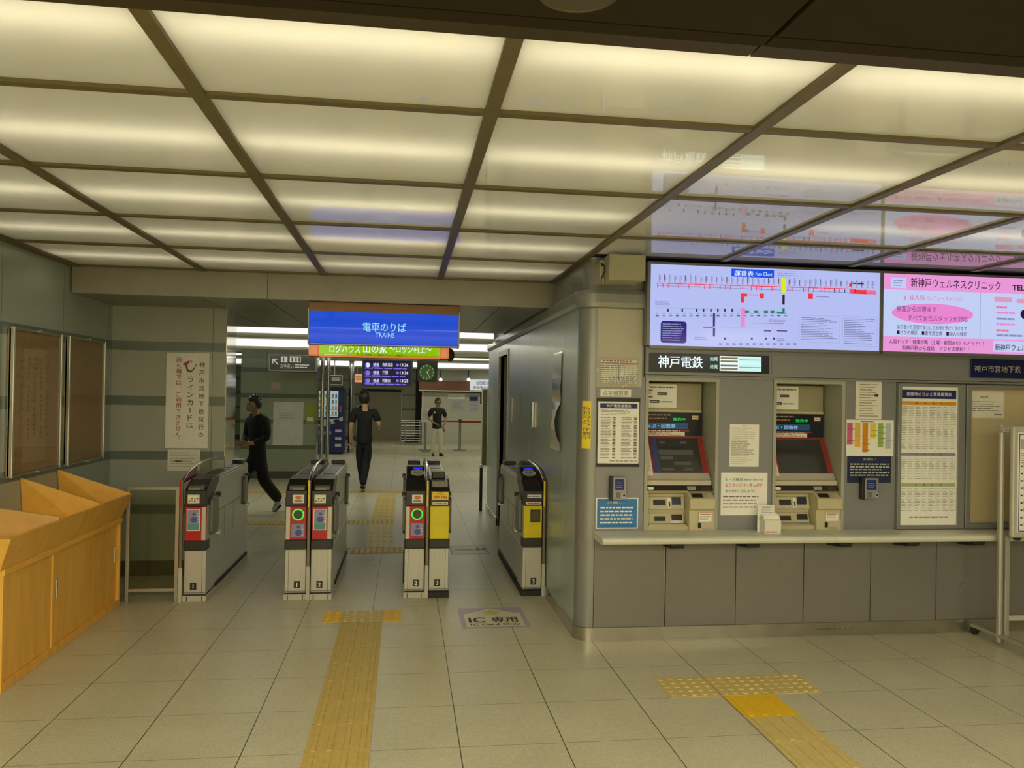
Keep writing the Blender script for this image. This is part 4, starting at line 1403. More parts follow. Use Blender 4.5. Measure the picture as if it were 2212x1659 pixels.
# scuffs on the lower panels
# strip of leaflets hung in clear pockets on the side wall
t = thing('leaflet_pocket_strip', 'hanging strip of clear plastic pockets with leaflets on the booth side wall', 'leaflet holder', (1.175, 6.1, 1.25))
ya, yb = 5.93, 6.27
mb = MB()
n = 24
def wav(i, j): return SIDE_X - .006 - .018 * abs(math.sin(i * .55 + j * .8)) * (i / n) - (.05 * (max(0, 1 - abs(i - 17) / 5)) * (1 - j))
for seg, (i0, i1, m) in enumerate(((0, 6, mat('pocket_dull', (.33, .33, .28), .25)), (6, 9, mat('pocket_blue', (.16, .2, .34), .3)), (9, 12, mat('pocket_cream', (.5, .47, .3), .3)), (12, 14, mat('pocket_violet', (.25, .24, .4), .3)), (14, 19, PAPER), (19, 24, mat('pocket_paper', (.55, .53, .47), .4)))):
    vs, fs = [], []
    for i in range(i0, i1 + 1):
        z = 1.985 - i / n * .745
        for j in range(7): vs.append((wav(i, j / 6), ya + (yb - ya) * j / 6, z))
    for i in range(i1 - i0):
        for j in range(6): k = i * 7 + j; fs.append((k, k + 7, k + 8, k + 1))
    mb2 = MB(); mb2.add(vs, fs, m, True); mb2.build(['pocket', 'leaflet', 'leaflet', 'leaflet', 'leaflet', 'leaflet'][seg], t)
s = Sheet((SIDE_X - .03, 0, 0), (0, -1, 0), (0, 0, 1))
mb = MB(); mb.box(SIDE_X - .006, SIDE_X, ya - .01, yb + .01, 1.98, 2.0, CHROME, .002); mb.build('hanger_bar', t)
# small fittings
tag(MB().box(SIDE_X - .012, SIDE_X, 8.70, 8.79, 1.35, 1.62, STEEL, .004).build('door_push_plate'), 'small polished push plate on the booth wall beside the doorway', 'plate')
tag(MB().box(SIDE_X - .025, SIDE_X, 7.22, 7.28, 1.36, 1.60, CHROME, .006).build('wall_latch'), 'slim polished latch on the booth side wall nearer than the doorway', 'latch')
tag(MB().box(SIDE_X - .004, SIDE_X, 8.05, 8.16, 1.38, 1.68, mat('grey_plate', (.45, .46, .42), .4), .002).build('wall_plate'), 'pale grey blank plate on the booth side wall behind the latch', 'plate')
t = thing('glass_screen', 'narrow green-tinted glass screen in a steel frame at the far end of the booth', 'glass screen', (1.15, 11.4, .85))
gx0, gx1 = PY(1040, 900, 11.35).x, 1.19
mb = MB(); z0, z1 = .62, 1.74
mb.box(gx0, gx0 + .014, 11.33, 11.36, z0, z1, STEEL); mb.box(gx1 - .02, gx1, 11.33, 11.36, z0, z1, STEEL); mb.box(gx0 + .014, gx1 - .02, 11.33, 11.36, z1 - .02, z1, STEEL); mb.box(gx0 + .014, gx1 - .02, 11.33, 11.36, z0, z0 + .02, STEEL); mb.build('frame', t)
mb = MB(); mb.box(gx0 + .014, gx1 - .02, 11.34, 11.346, z0 + .02, z1 - .02, mat('green_glass', (.16, .17, .06), .06, 0, .1, 2)); mb.build('pane', t)
t = thing('barrier_post', 'thin dark barrier post with a round head at the far end of the booth', 'post', (1.07, 11.2, 0))
mb = MB(); mb.cyl((1.085, 11.2, 0), (1.085, 11.2, .62), .022, BLACK); mb.build('post', t)
mb = MB(); mb.ball((1.085, 11.2, .64), .03, CHROME); mb.build('head', t)
# scuffs and a dent on the lower panels
random.seed(11)
SCUFF = mat('scuff_dark', (.10, .09, .07), .6)
s = wall_sheet(TICKET_Y - .0003)
for k in range(9):
    u, v = 1.35 + 2.9 * random.random(), .12 + .45 * random.random()
    s.ell(u, v, .003 + .006 * random.random(), .002 + .003 * random.random(), SCUFF, .0001, 9)
s.poly([(4.005, .315), (4.035, .352), (4.04, .372), (4.03, .356), (4.012, .335)], SCUFF, .0001)
for k in range(7):
    s.ell(2.92 + .04 * k, .046, .016 * random.random() + .004, .003, SCUFF, .0131, 9)
o = s.build('wall_scuffs'); struct(o)
# ================================================================== TICKET GATES
GY0, GY1 = 6.50, 8.14
G_RED = mat('gate_red', (0.52, 0.012, 0.014), 0.3)
G_YEL = mat('gate_yellow', (0.80, 0.66, 0.01), 0.35)
G_BLK = mat('gate_black', (0.016, 0.015, 0.013), 0.35)
G_SIL = mat('gate_silver', (0.55, 0.53, 0.47), 0.32, 0.25, 0.04, 4, stretch=(10, 10, 1))
G_SIDE = mat('gate_side_steel', (0.56, 0.56, 0.50), 0.33, 0.35, 0.05, 3, stretch=(1, 1, 12))
G_WHT = mat('gate_white_base', (0.55, 0.53, 0.46), 0.45)
G_FLAP = mat('flap_grey', (0.17, 0.17, 0.145), 0.35)
G_MAG = mat('guard_magenta', (0.26, 0.02, 0.06), 0.25)
GREEN_RING = emit('green_ring_light', (60, 225, 60), 1.1)
BLUE_LED = emit('blue_reader_light', (30, 40, 240), 1.3, False)
LILAC = mat('sticker_lilac', (0.30, 0.31, 0.52), .5)
PURP = mat('sticker_purple', (0.14, 0.08, 0.36), .5)
TEAL = mat('sticker_teal', (0.10, 0.36, 0.34), .5)
ORNG = mat('sticker_orange', (0.7, 0.25, 0.06), .5)
CLEARG = glass_mat('guard_acrylic', (0.86, 0.88, 0.84))


def front_sheet(y):
    return Sheet((0, y, 0), (1, 0, 0), (0, 0, 1))


def gate_half(t, x0, x1, number, kind, strip):
    """one cabinet: x0..x1 wide, aisle on the strip side ('l' or 'r')"""
    w = x1 - x0
    iL = .03 if strip == 'l' else .006
    iR = .03 if strip == 'r' else .006
    # base and lower cabinet
    mb = MB()
    mb.box(x0 - .006, x1 + .006, GY0 - .012, GY1 + .01, 0, .045, G_WHT if kind != 'ic' else RUBBER, .003)
    for k in (0.16, .86): mb.box(x0 + w * k - .003, x0 + w * k + .003, GY0 - .0135, GY0 - .01, .004, .042, G_BLK)
    mb.build('plinth', t)
    mb = MB()
    mb.box(x0, x1, GY0, GY1, .055, .40, G_SIDE, .006)
    mb.box(x0 + .004, x1 - .004, GY0 + .01, GY1 - .01, .04, .06, RUBBER)
    s = front_sheet(GY0); s.h = .001
    s.rect(x0 + iL, .075, x1 - iR, .392, G_SIL)
    s.rect(x0 + iL - .004, .06, x0 + iL, .395, INK_G); s.rect(x1 - iR, .06, x1 - iR + .004, .395, INK_G); s.rect(x0 + .006, .066, x1 - .006, .072, INK_G)
    o = len(mb.v); mb.v += s.v
    for f, k in zip(s.f, s.m): mb.f.append(tuple(i + o for i in f)); mb.m.append(mb.mi(s.mats[k])); mb.s.append(False)
    mb.build('lower_cabinet', t)
    s = front_sheet(GY0 - .0012)
    xc = (x0 + iL + x1 - iR) / 2
    s.slab(xc - .022, .092, xc + .026, .148, G_BLK, .0015)
    s.text(str(number), xc + .002, .120, .036, WHITE_I, bold=.02, dh=.001)
    s.build('number_plate', t)
    # upper cabinet body with its long side
    mb = MB()
    mb.prism([(GY0 + .02, .40), (GY1, .40), (GY1, .93), (GY0 + .30, .93), (GY0 + .10, .895), (GY0 + .02, .86)], 'x', x0 + .002, x1 - .002, G_SIDE, .004)
    xs = x1 - .001 if strip == 'r' else x0 + .001
    sgn = 1 if strip == 'r' else -1
    mb.box(xs, xs + sgn * .0012, GY0 + .36, GY1 - .06, .655, .659, INK_G)
    for y in (GY0 + .36, GY0 + .62, GY0 + .98): mb.box(xs, xs + sgn * .0012, y, y + .003, .41, .655, INK_G)
    mb.build('upper_cabinet', t)
    mb = MB(); mb.box(x0 - .004, x1 + .004, GY0 - .014, GY0 + .10, .400, .478, G_BLK, .008); mb.build('black_band', t)
    colm = {'ic': G_YEL}.get(kind, G_RED)
    mb = MB(); mb.box(x0 + .004, x1 - .004, GY0 - .010, GY0 + .06, .478, .745, colm, .004)
    s = front_sheet(GY0 - .0102)
    if kind != 'ic':
        s.h = .0006
        if strip == 'l': s.rect(x0 + .005, .482, x0 + .036, .742, G_SIL)
        else: s.rect(x1 - .036, .482, x1 - .005, .742, G_SIL)
    o = len(mb.v); mb.v += s.v
    for f, k in zip(s.f, s.m): mb.f.append(tuple(i + o for i in f)); mb.m.append(mb.mi(s.mats[k])); mb.s.append(False)
    mb.build('colour_panel', t)
    c0, c1 = (x0 + .042, x1 - .012) if strip == 'l' else (x0 + .012, x1 - .042)
    if kind == 'ic': c0, c1 = x0 + .01, x1 - .01
    mid = (c0 + c1) / 2
    # black head
    mb = MB()
    mb.prism([(GY0 - .016, .745), (GY0 - .016, .865), (GY0 + .02, .892), (GY0 + .16, .945), (GY0 + .40, .955), (GY0 + .40, .90), (GY0 + .10, .745)], 'x', x0 + .001, x1 - .001, G_BLK, .005)
    mb.build('head', t)
    s = front_sheet(GY0 - .0165)
    if kind == 'ring' or kind == 'red2':
        s.slab(mid - .044, .772, mid + .044, .838, WHITE_I, .001)
        if kind == 'ring':
            s.ell(mid, .815, .026, .015, ORNG); s.rect(mid - .032, .778, mid + .032, .796, mat('sticker_tan', (.62, .45, .3), .5)); s.lines(mid - .03, .78, mid + .03, .794, 1, INK_G, .6, .1, 4, .001)
        else:
            for i in range(4):
                for j in range(2): s.rect(mid - .038 + i * .02, .802 + j * -.022, mid - .024 + i * .02, .815 + j * -.022, [YEL_I, INK_G, mat('sticker_olive', (.4, .42, .2), .5), INK_G][(i + j) % 4])
            s.lines(mid - .04, .824, mid + .04, .834, 1, ORNG, .5, .1, 4)
        s.build('sticker', t)
    if kind == 'ring':
        s = front_sheet(GY0 - .0105)
        q = mat('ring_centre', (.01, .05, .015), .25)
        s.slab(mid - .001, .6795, mid + .001, .6805, G_BLK, .003)
        s.ell(mid, .68, .036, .036, q, -.0005); s.ring(mid, .68, .036, .047, GREEN_RING, .0006)
        s.rect(mid - .012, .672, mid + .010, .676, G_RED, .0003)
        s.build('entry_lamp', t)
        z0, z1 = .502, .606
    elif kind == 'red2':
        z0, z1 = .555, .725
    if kind in ('ring', 'red2'):
        s = front_sheet(GY0 - .0105)
        s.slab(mid - .050, z0, mid + .050, z1, WHITE_I if kind == 'red2' else LILAC, .001)
        if kind == 'red2':
            s.rect(mid - .044, z0 + .006, mid + .044, z0 + .052, TEAL); s.rect(mid - .044, z0 + .052, mid + .044, z1 - .006, LILAC)
            ib = z0 + .052
        else:
            ib = z0
        s.ell(mid + .004, ib + .078, .014, .012, PURP, .001); s.ell(mid + .004, ib + .034, .026, .024, PURP, .001)
        s.rect(mid - .012, ib + .02, mid + .006, ib + .05, BLUE_I, .0014)
        for k in range(4): s.rect(mid + .03, ib + .015 + k * .022, mid + .042, ib + .021 + k * .022, WHITE_I, .0014)
        s.build('poster_sticker', t)
    if kind == 'ic':
        s = front_sheet(GY0 - .0165)
        if number == 3 and strip == 'r':
            s.slab(x0 + .018, .795, x1 - .012, .862, YEL_I, .001)
            s.text('IC', mid + .004, .847, .018, RED_I, bold=.02, width=.05); s.text('専用', mid + .002, .818, .028, RED_I, width=.11, bold=.02)
        s.slab(x0 + .022, .757, x1 - .016, .778, WHITE_I, .001); s.lines(x0 + .03, .760, x1 - .02, .776, 1, RED_I, .5, .1, 6)
        s.build('sticker', t)
    # head top: slot or reader
    hx = Vector((1, 0, 0))
    if kind == 'ring' and number != 1 or (kind == 'ic' and strip == 'l'):
        # contactless reader hump
        mb = MB()
        mb.prism([(GY0 + .10, .90), (GY0 + .16, .955), (GY0 + .34, 1.035), (GY0 + .40, 1.04), (GY0 + .44, 1.0), (GY0 + .44, .93)], 'x', x0 + .006, x1 - .006, G_BLK, .008)
        mb.build('card_reader', t)
        s = Sheet((0, GY0 + .16, .955), hx, Vector((0, .18, .08)))
        s.h = .002
        s.ell(mid, .085, .055, .042, mat('reader_oval', (.42, .43, .42), .3), .001); s.ring(mid, .085, .05, .055, WHITE_I, .0016); s.lines(mid - .03, .07, mid + .03, .1, 2, INK_G, .5, .2, 2, .002)
        s.rect(mid - .035, .145, mid + .04, .175, BLUE_LED, .001)
        s.build('reader_face', t)
        if kind == 'ic':
            s = front_sheet(GY0 - .0165); s.slab(x0 + .03, .812, x1 - .012, .838, WHITE_I, .001); s.lines(x0 + .034, .815, x1 - .016, .835, 1, INK_G, .5, .1, 5); s.build('reader_label', t)
            s = front_sheet(GY0 - .0105); s.slab(mid - .022, .61, mid + .062, .715, mat('code_window', (.05, .045, .01), .2), .002); s.ell(mid + .02, .662, .03, .04, mat('code_window_inner', (.09, .075, .02), .3)); s.build('code_window', t)
    elif kind == 'ic':
        mb = MB()
        mb.box(x0 + .012, x1 - .012, GY0 + .03, GY0 + .16, .885, .945, mat('reader_grey', (.2, .2, .19), .35), .01)
        mb.box(x0 + .02, x1 - .03, GY0 + .18, GY0 + .32, .945, 1.0, G_BLK, .008)
        mb.box(x0 + .025, x1 - .035, GY0 + .185, GY0 + .315, 1.0, 1.006, G_WHT, .003)
        mb.build('card_reader', t)
    else:
        mb = MB()
        mb.box(x0 + .02, x1 - .02, GY0 - .004, GY0 + .10, .868, .905, mat('slot_housing', (.11, .1, .085), .4), .008)
        mb.box(mid - .045, mid + .045, GY0 - .008, GY0 + .02, .874, .892, mat('slot_mouth', (.25, .22, .1), .4), .003)
        mb.build('ticket_slot', t)
    # deck
    mb = MB()
    mb.box(x0 + .006, x1 - .006, GY0 + .40, GY1 - .02, .93, .948, mat('deck_steel', (.42, .41, .36), .3, .5), .004)
    mb.box(x0 + .03, x1 - .03, GY0 + .50, GY0 + .95, .948, .953, G_BLK); mb.box(x0 + .03, x1 - .03, GY0 + 1.05, GY1 - .08, .948, .953, G_FLAP)
    mb.box(x0 + .02, x1 - .02, GY1 - .18, GY1 - .01, .948, .985, G_BLK, .008)
    mb.build('deck', t)
    # flap doors on the aisle side
    for (ya, yb, zb, zt) in ((GY0 + .10, GY0 + .32, .50, .80), (GY1 - .26, GY1 - .10, .56, .83)):
        mb = MB()
        xa = x1 if strip == 'r' else x0
        e = sgn * .022
        mb.prism([(ya, zb + .03), (ya, zt - .02), (ya + .03, zt), (yb - .05, zt), (yb, zt - .06), (yb, zb + .05), (yb - .05, zb), (ya + .03, zb)], 'x', min(xa, xa + e), max(xa, xa + e), G_FLAP, .004)
        fl = mb.build('flap_door', t)
        mb = MB(); mb.box(xa - sgn * .002, xa + sgn * .03, yb - .01, yb + .03, zt - .02, zt + .02, G_BLK, .003); mb.build('flap_hinge', t)
        mb = MB(); mb.box(xa - sgn * .002, xa + sgn * .03, yb - .01, yb + .02, zb - .03, zb, CHROME, .003); mb.build('flap_stop', t)
    mb = MB(); mb.box(xs, xs + sgn * .012, GY0 + .30, GY1 - .04, .045, .075, RUBBER, .003); mb.build('kick_strip', t)


def guard(t, x, front_col, two=False):
    """upright divider with an arched acrylic guard running over the deck"""
    mb = MB()
    mb.box(x - .012, x + .012, GY0 - .030, GY0 - .008, .27, .95, mat('bumper_bronze', (.22, .17, .12), .3, .4), .005)
    mb.box(x - .014, x + .014, GY0 - .028, GY0 - .008, .0, .27, G_WHT, .003)
    mb.build('bumper_post', t)
    mb = MB(); mb.box(x - .010, x + .003, GY0 - .036, GY0 - .028, .745, .955, front_col, .002); mb.build('bumper_strip', t)
    pts = [(x, GY0 - .01, .93), (x, GY0 + .05, .965), (x, GY0 + .18, 1.005), (x, GY0 + .42, 1.035), (x, GY0 + .80, 1.045), (x, GY0 + 1.2, 1.025), (x, GY0 + 1.42, .98), (x, GY0 + 1.5, .945)]
    mb = MB(); mb.tube(pts, .011, CHROME, 10); mb.build('guard_rail', t)
    mb = MB(); mb.prism([(p[1], p[2] - .006) for p in pts[3:]] + [(pts[3][1], .94)], 'x', x - .004, x + .004, CLEARG); mb.build('acrylic_guard', t)
    mb = MB(); mb.prism([(p[1], p[2] - .004) for p in pts[:4]] + [(pts[3][1], .94)], 'x', x - .007, x + .007, G_MAG, .002); mb.build('red_guard', t)


t = thing('ticket_gate', 'single ticket gate cabinet numbered 1 with a red panel, beside the left glass barrier', 'ticket gate', (-1.61, 7.3, 0), 'ticket gates')
gate_half(t, -1.690, -1.525, 1, 'red2', 'r'); guard(t, -1.712, G_RED)
t = thing('ticket_gate', 'double ticket gate numbered 1 and 2 with two red panels and a green ring', 'ticket gate', (-.74, 7.3, 0), 'ticket gates')
gate_half(t, -.924, -.758, 1, 'ring', 'l'); gate_half(t, -.724, -.560, 2, 'red2', 'r'); guard(t, -.741, YEL_I)
t = thing('ticket_gate', 'double ticket gate numbered 2 and 3 with one red and one yellow panel', 'ticket gate', (.197, 7.3, 0), 'ticket gates')
gate_half(t, .018, .180, 2, 'ring', 'l'); gate_half(t, .214, .376, 3, 'ic', 'r'); guard(t, .197, YEL_I)
t = thing('ticket_gate', 'single ticket gate cabinet numbered 3 with a yellow panel, against the booth wall', 'ticket gate', (1.06, 7.3, 0), 'ticket gates')
gate_half(t, .985, 1.145, 3, 'ic', 'l'); guard(t, 1.158, YEL_I)

# ---- glass barrier by the first gate
t = thing('glass_barrier', 'low glass barrier in a steel frame between the wooden desk and the first gate', 'barrier', (-1.93, 6.5, 0))
BARR = mat('barrier_steel', (.44, .42, .34), .3, .6, .04)
mb = MB()
mb.box(-2.12, -1.730, 6.485, 6.515, .875, .898, BARR, .003); mb.box(-2.12, -1.730, 6.485, 6.515, .085, .108, BARR, .003)
mb.box(-1.758, -1.730, 6.484, 6.516, 0, .875, BARR, .003); mb.box(-2.12, -2.095, 6.484, 6.516, 0, .875, BARR, .003)
mb.build('frame', t)
mb = MB(); mb.box(-2.095, -1.752, 6.497, 6.503, .108, .875, glass_mat('barrier_glass', (.86, .88, .80))); mb.build('pane', t)

# ---- floor markings
def floor_sheet(): return Sheet((0, 0, 0.0008), (1, 0, 0), (0, 1, 0))
s = floor_sheet()
LIL = mat('floor_lilac', (.36, .31, .40), .35); FCR = mat('floor_cream', (.66, .62, .42), .35)
x0, x1, y0, y1 = .430, .925, 5.630, 6.150
s.slab(x0, y0, x1, y1, LIL, .0012)
xm = (x0 + x1) / 2
s.poly([(x0 + .035, y0 + .02), (x1 - .035, y0 + .02), (x1 - .035, y1 - .17), (xm, y1 - .02), (x0 + .035, y1 - .17)], FCR)
s.poly([(xm - .05, y1 - .20), (xm + .05, y1 - .20), (xm + .05, y1 - .13), (xm + .075, y1 - .13), (xm, y1 - .045), (xm - .075, y1 - .13), (xm - .05, y1 - .13)], mat('floor_lime', (.55, .52, .06), .35), .001)
s.text('IC', x0 + .12, y0 + .19, .13, INK, bold=.02, width=.12, dh=.0016); s.text('専用', x0 + .325, y0 + .19, .13, INK, width=.19, bold=.02, dh=.0016)
s.text('IC Card Only', xm, y0 + .07, .06, INK, width=.36, bold=.01, dh=.0016)
tag(s.build('floor_sticker'), 'lilac and cream IC card sticker with a yellow arrow on the floor before gate 3', 'floor sticker')
s = floor_sheet()
s.slab(.50, 8.22, .90, 8.66, mat('floor_grey_sticker', (.42, .40, .32), .35), .0012)
s.frame(.50, 8.22, .90, 8.66, .02, mat('floor_grey_edge', (.2, .18, .17), .4)); s.lines(.55, 8.40, .75, 8.5, 1, INK_L, .7, .05, 3, .001); s.ell(.80, 8.47, .03, .06, INK_G, .001); s.ell(.86, 8.47, .02, .05, INK, .001)
tag(s.build('floor_sticker'), 'worn grey floor sticker lying inside the aisle beyond gate 3', 'floor sticker')

# ---- tactile paving
T_OLD = mat('tactile_worn_yellow', (.56, .41, .11), .5, 0, .09, 24)
T_NEW = mat('tactile_fresh_yellow', (.80, .50, .008), .45, 0, .05, 24)
T_PALE = mat('tactile_pale_yellow', (.60, .47, .17), .5, 0, .07, 24)


def tile_mesh(kind, w, d, m):
    mb = MB()
    g = .0015
    mb.box(-w / 2 + g, w / 2 - g, -d / 2 + g, d / 2 - g, 0, .003, m)
    if kind == 'bar':
        for k in range(4):
            x = -w / 2 + w * (k + .5) / 4
            mb.box(x - .0135, x + .0135, -d / 2 + .012, d / 2 - .012, .003, .0075, m, .003, 1)
    elif kind == 'cross':
        for k in range(4):
            y = -d / 2 + d * (k + .5) / 4
            mb.box(-w / 2 + .012, w / 2 - .012, y - .0135, y + .0135, .003, .0075, m, .003, 1)
    else:
        nx, ny = max(1, round(w / .06)), max(1, round(d / .06))
        for i in range(nx):
            for j in range(ny):
                x, y = -w / 2 + w * (i + .5) / nx, -d / 2 + d * (j + .5) / ny
                mb.tube([(x, y, .003), (x, y, .0055), (x, y, .0072)], [.0165, .0150, .0105], m, 10)
    return mb


TILES = {}


def tile(kind, x, y, w, d, m, label, group):
    k = (kind, round(w, 3), round(d, 3), m.name)
    if k not in TILES:
        o = tile_mesh(kind, w, d, m).build('tactile_tile')
        TILES[k] = o
    else:
        o = TILES[k].copy(); COL.objects.link(o)
    o.location = (x, y, .0006)
    return tag(o, label, 'tactile paving', group)


xp = -.282
for k in range(8):
    y = 5.69 - .30 * k
    tile('bar', xp, y, .30, .30, T_OLD, 'worn yellow bar tile of the path to the gates, %s counting from the gates' % ORD[k], 'bar tiles of the path to the gates')
tile('dot', xp, 5.99, .30, .30, T_PALE, 'pale worn dotted tile heading the path, between two fresh yellow tiles', 'dotted tiles at the head of the gate path')
tile('dot', -.500, 5.99, .13, .30, T_NEW, 'fresh yellow dotted half tile left of the pale dotted tile', 'dotted tiles at the head of the gate path')
tile('dot', -.066, 5.99, .13, .30, T_NEW, 'fresh yellow dotted half tile right of the pale dotted tile', 'dotted tiles at the head of the gate path')
for k in range(3):
    tile('dot', 1.634 + .30 * k, 4.395, .298, .298, T_PALE, '%s of the three worn dotted tiles crossing the end of the ticket-machine path' % ['left one', 'middle one', 'right one'][k], 'dotted tiles before the ticket machines')
tile('bar', 1.940, 4.095, .30, .30, T_NEW, 'bright fresh yellow bar tile touching the dotted row before the ticket machines', 'bar tiles of the ticket-machine path')
for k in range(4):
    tile('bar', 1.940, 3.795 - .30 * k, .30, .30, T_PALE, 'worn bar tile of the ticket-machine path, %s behind the bright yellow tile' % ORD[k], 'bar tiles of the ticket-machine path')
# beyond the gates
for k in range(6):
    y = 8.76 + .30 * k
    if k == 5: continue
    tile('bar', -.235 - .005 * k, y, .30, .30, T_PALE, 'worn bar tile beyond the gates, %s past the nearer dotted row' % ORD[k], 'bar tiles beyond the gates')
for k in range(9):
    tile('bar', -.26, 10.566 + .30 * k, .30, .30, T_OLD if k < 7 else T_PALE, 'worn bar tile between the two far dotted rows, %s counting away' % ORD[k], 'far bar tiles beyond the gates')
for k, x in enumerate((-.69, -.385, -.085)):
    tile('dot', x, 8.455, .298, .298, T_OLD, '%s dotted tile of the short row just past the gates' % ['left', 'middle', 'right'][k], 'dotted row just past the gates')
for k in range(8):
    tile('dot', -.26 - .30 * k, 10.262, .298, .298, T_OLD, 'dotted tile of the row across the hall past the gates, %s from its right end' % ORD[k], 'dotted row across the hall')
for k in range(10):
    tile('dot', .03 - .30 * k, 13.40, .298, .298, T_OLD, 'dotted tile of the farthest row across the hall, %s from its right end' % ORD[k], 'farthest dotted row')
tag(MB().box(.20, 1.15, 13.34, 13.42, 0, .002, mat('floor_line_orange', (.5, .34, .14), .5)).build('floor_line'), 'thin orange line taped on the floor right of the farthest dotted row', 'floor line')
tag(MB().box(-7, 2, 16.95, 17.05, 0, .002, mat('floor_line_olive', (.42, .40, .24), .5)).build('floor_line'), 'pale olive line across the far hall floor near the vending machine', 'floor line')

# ---- direction sign under the beam
E_SIGNB = emit('sign_blue_glow', (0, 70, 206), 1.0)
t = thing('direction_sign', 'bright blue lit sign reading trains, hung under the beam over the gates', 'sign', (-.17, 6.6, 2.05))
SY = 6.545
s = wall_sheet(SY)
a = R4(s, 668, 678, 990, 748)
u0, v0, u1, v1 = a
v0, v1 = 2.050, 2.310
mb = MB(); mb.box(u0 - .008, u1 + .008, SY + .006, SY + .15, v0 - .008, 2.386, mat('sign_case_shaded_brown', (.20, .10, .035), .25, .3), .004); mb.build('case', t)  # shade and warm reflection on the mount put into the case's brown
mb = MB(); mb.box(u0 - .010, u0, SY - .022, SY + .15, v0 - .012, 2.33, STEEL_D, .002); mb.build('end_plate', t)
mb = MB(); mb.box(u1, u1 + .010, SY - .022, SY + .15, v0 - .012, 2.33, STEEL_D, .002); mb.build('end_plate', t)
# curved acrylic face
mb = MB()
n = 12
vs, fs = [], []
for i in range(n + 1):
    f = i / n
    vs += [(u0, SY - .02 * math.sin(f * math.pi), v0 + (v1 - v0) * f), (u1, SY - .02 * math.sin(f * math.pi), v0 + (v1 - v0) * f)]
for i in range(n): fs.append((2 * i, 2 * i + 1, 2 * i + 3, 2 * i + 2))
mb.add(vs, fs, E_SIGNB, True)
s = wall_sheet(SY - .0225)
s.h = 0
at_('電車のりば', 784, 697, 877, 717, emit('sign_cyan_letters', (150, 222, 255), 1.0, False), .012, .001)
at_('TRAINS', 811, 719, 852, 729, MATS['sign_cyan_letters'], 0, .001)
o = len(mb.v); mb.v += s.v
for f, k in zip(s.f, s.m): mb.f.append(tuple(i + o for i in f)); mb.m.append(mb.mi(s.mats[k])); mb.s.append(False)
mb.build('lit_face', t)
mb = MB(); mb.box(u0, u1, SY - .018, SY + .006, v0 - .012, v0, STEEL_D, .002); mb.build('lower_rail', t)
# ---- log-house advertisement behind it
GY = 8.60
t = thing('log_sign', 'green lit log-house advertisement with rounded orange wooden ends, hung behind the blue sign', 'sign', (-.2, GY, 2.05))
s = wall_sheet(GY)
a = R4(s, 690, 735, 950, 772)
E_LG = emit('log_green_glow', (140, 190, 12), 1.0)
s.rect(a[0], a[1] + .012, a[2], a[3], E_LG, 0.0)
s.rect(a[0], a[1] + .012, a[2], a[1] + .03, emit('log_olive_glow', (150, 160, 0), 1.0, False), .0006)
at_('ログハウス', 712, 746, 778, 762, E_WHITE, .02); at_('山の家', 785, 743, 836, 763, E_WHITE, .03); at_('〜ロッジ村上〜', 841, 745, 932, 763, E_WHITE, .02)
q = R4(s, 700, 765, 770, 771); s.lines(q[0], q[1] + .02, q[2], q[1] + .03, 1, emit('log_pale_glow', (210, 235, 130), 1.0, False), .5, .05, 3, .001)
at_('スーパー木造ホーム 新神戸グループ・新神戸ガス', 770, 764, 878, 771, mat('log_dark_green', (.05, .09, .01), .5))
s.build('lit_face', t)
LOG = emit('log_orange_glow', (206, 120, 66), 1.0); 
mb = MB(); mb.box(a[0] - .10, a[2] + .10, GY + .004, GY + .12, a[1] - .01, a[3] + .02, mat('log_brown', (.25, .1, .04), .5), .01); mb.build('case', t)
for (xa, xb) in ((a[0] - .11, a[0]), (a[2], a[2] + .10)):
    mb = MB(); mb.box(xa, xb, GY - .03, GY + .10, a[1], a[3], LOG, .02); mb.build('log_end', t)
mb = MB(); mb.box(a[0], a[2], GY - .02, GY + .01, a[1] - .006, a[1] + .012, LOG, .004); mb.build('lower_rail', t)
mb = MB(); mb.box(a[0] + .1, a[0] + .13, GY + .04, GY + .07, a[3] + .015, 2.39, STEEL_D); mb.build('hanger', t)
mb = MB(); mb.box(a[2] - .13, a[2] - .1, GY + .04, GY + .07, a[3] + .015, 2.39, STEEL_D); mb.build('hanger', t)
t = thing('ceiling_speaker', 'small brown horn hanging at the right end of the log-house advertisement', 'speaker', (.52, 8.9, 2.1))
c = PY(972, 780, 8.9)
mb = MB(); mb.tube([(c.x, 8.9, 2.39), (c.x, 8.9, 2.12)], .012, STEEL_D, 8); mb.build('stem', t)
mb = MB(); mb.ball((c.x, 8.9, 2.09), (.05, .05, .075), mat('horn_brown', (.12, .08, .05), .5)); mb.build('horn', t)
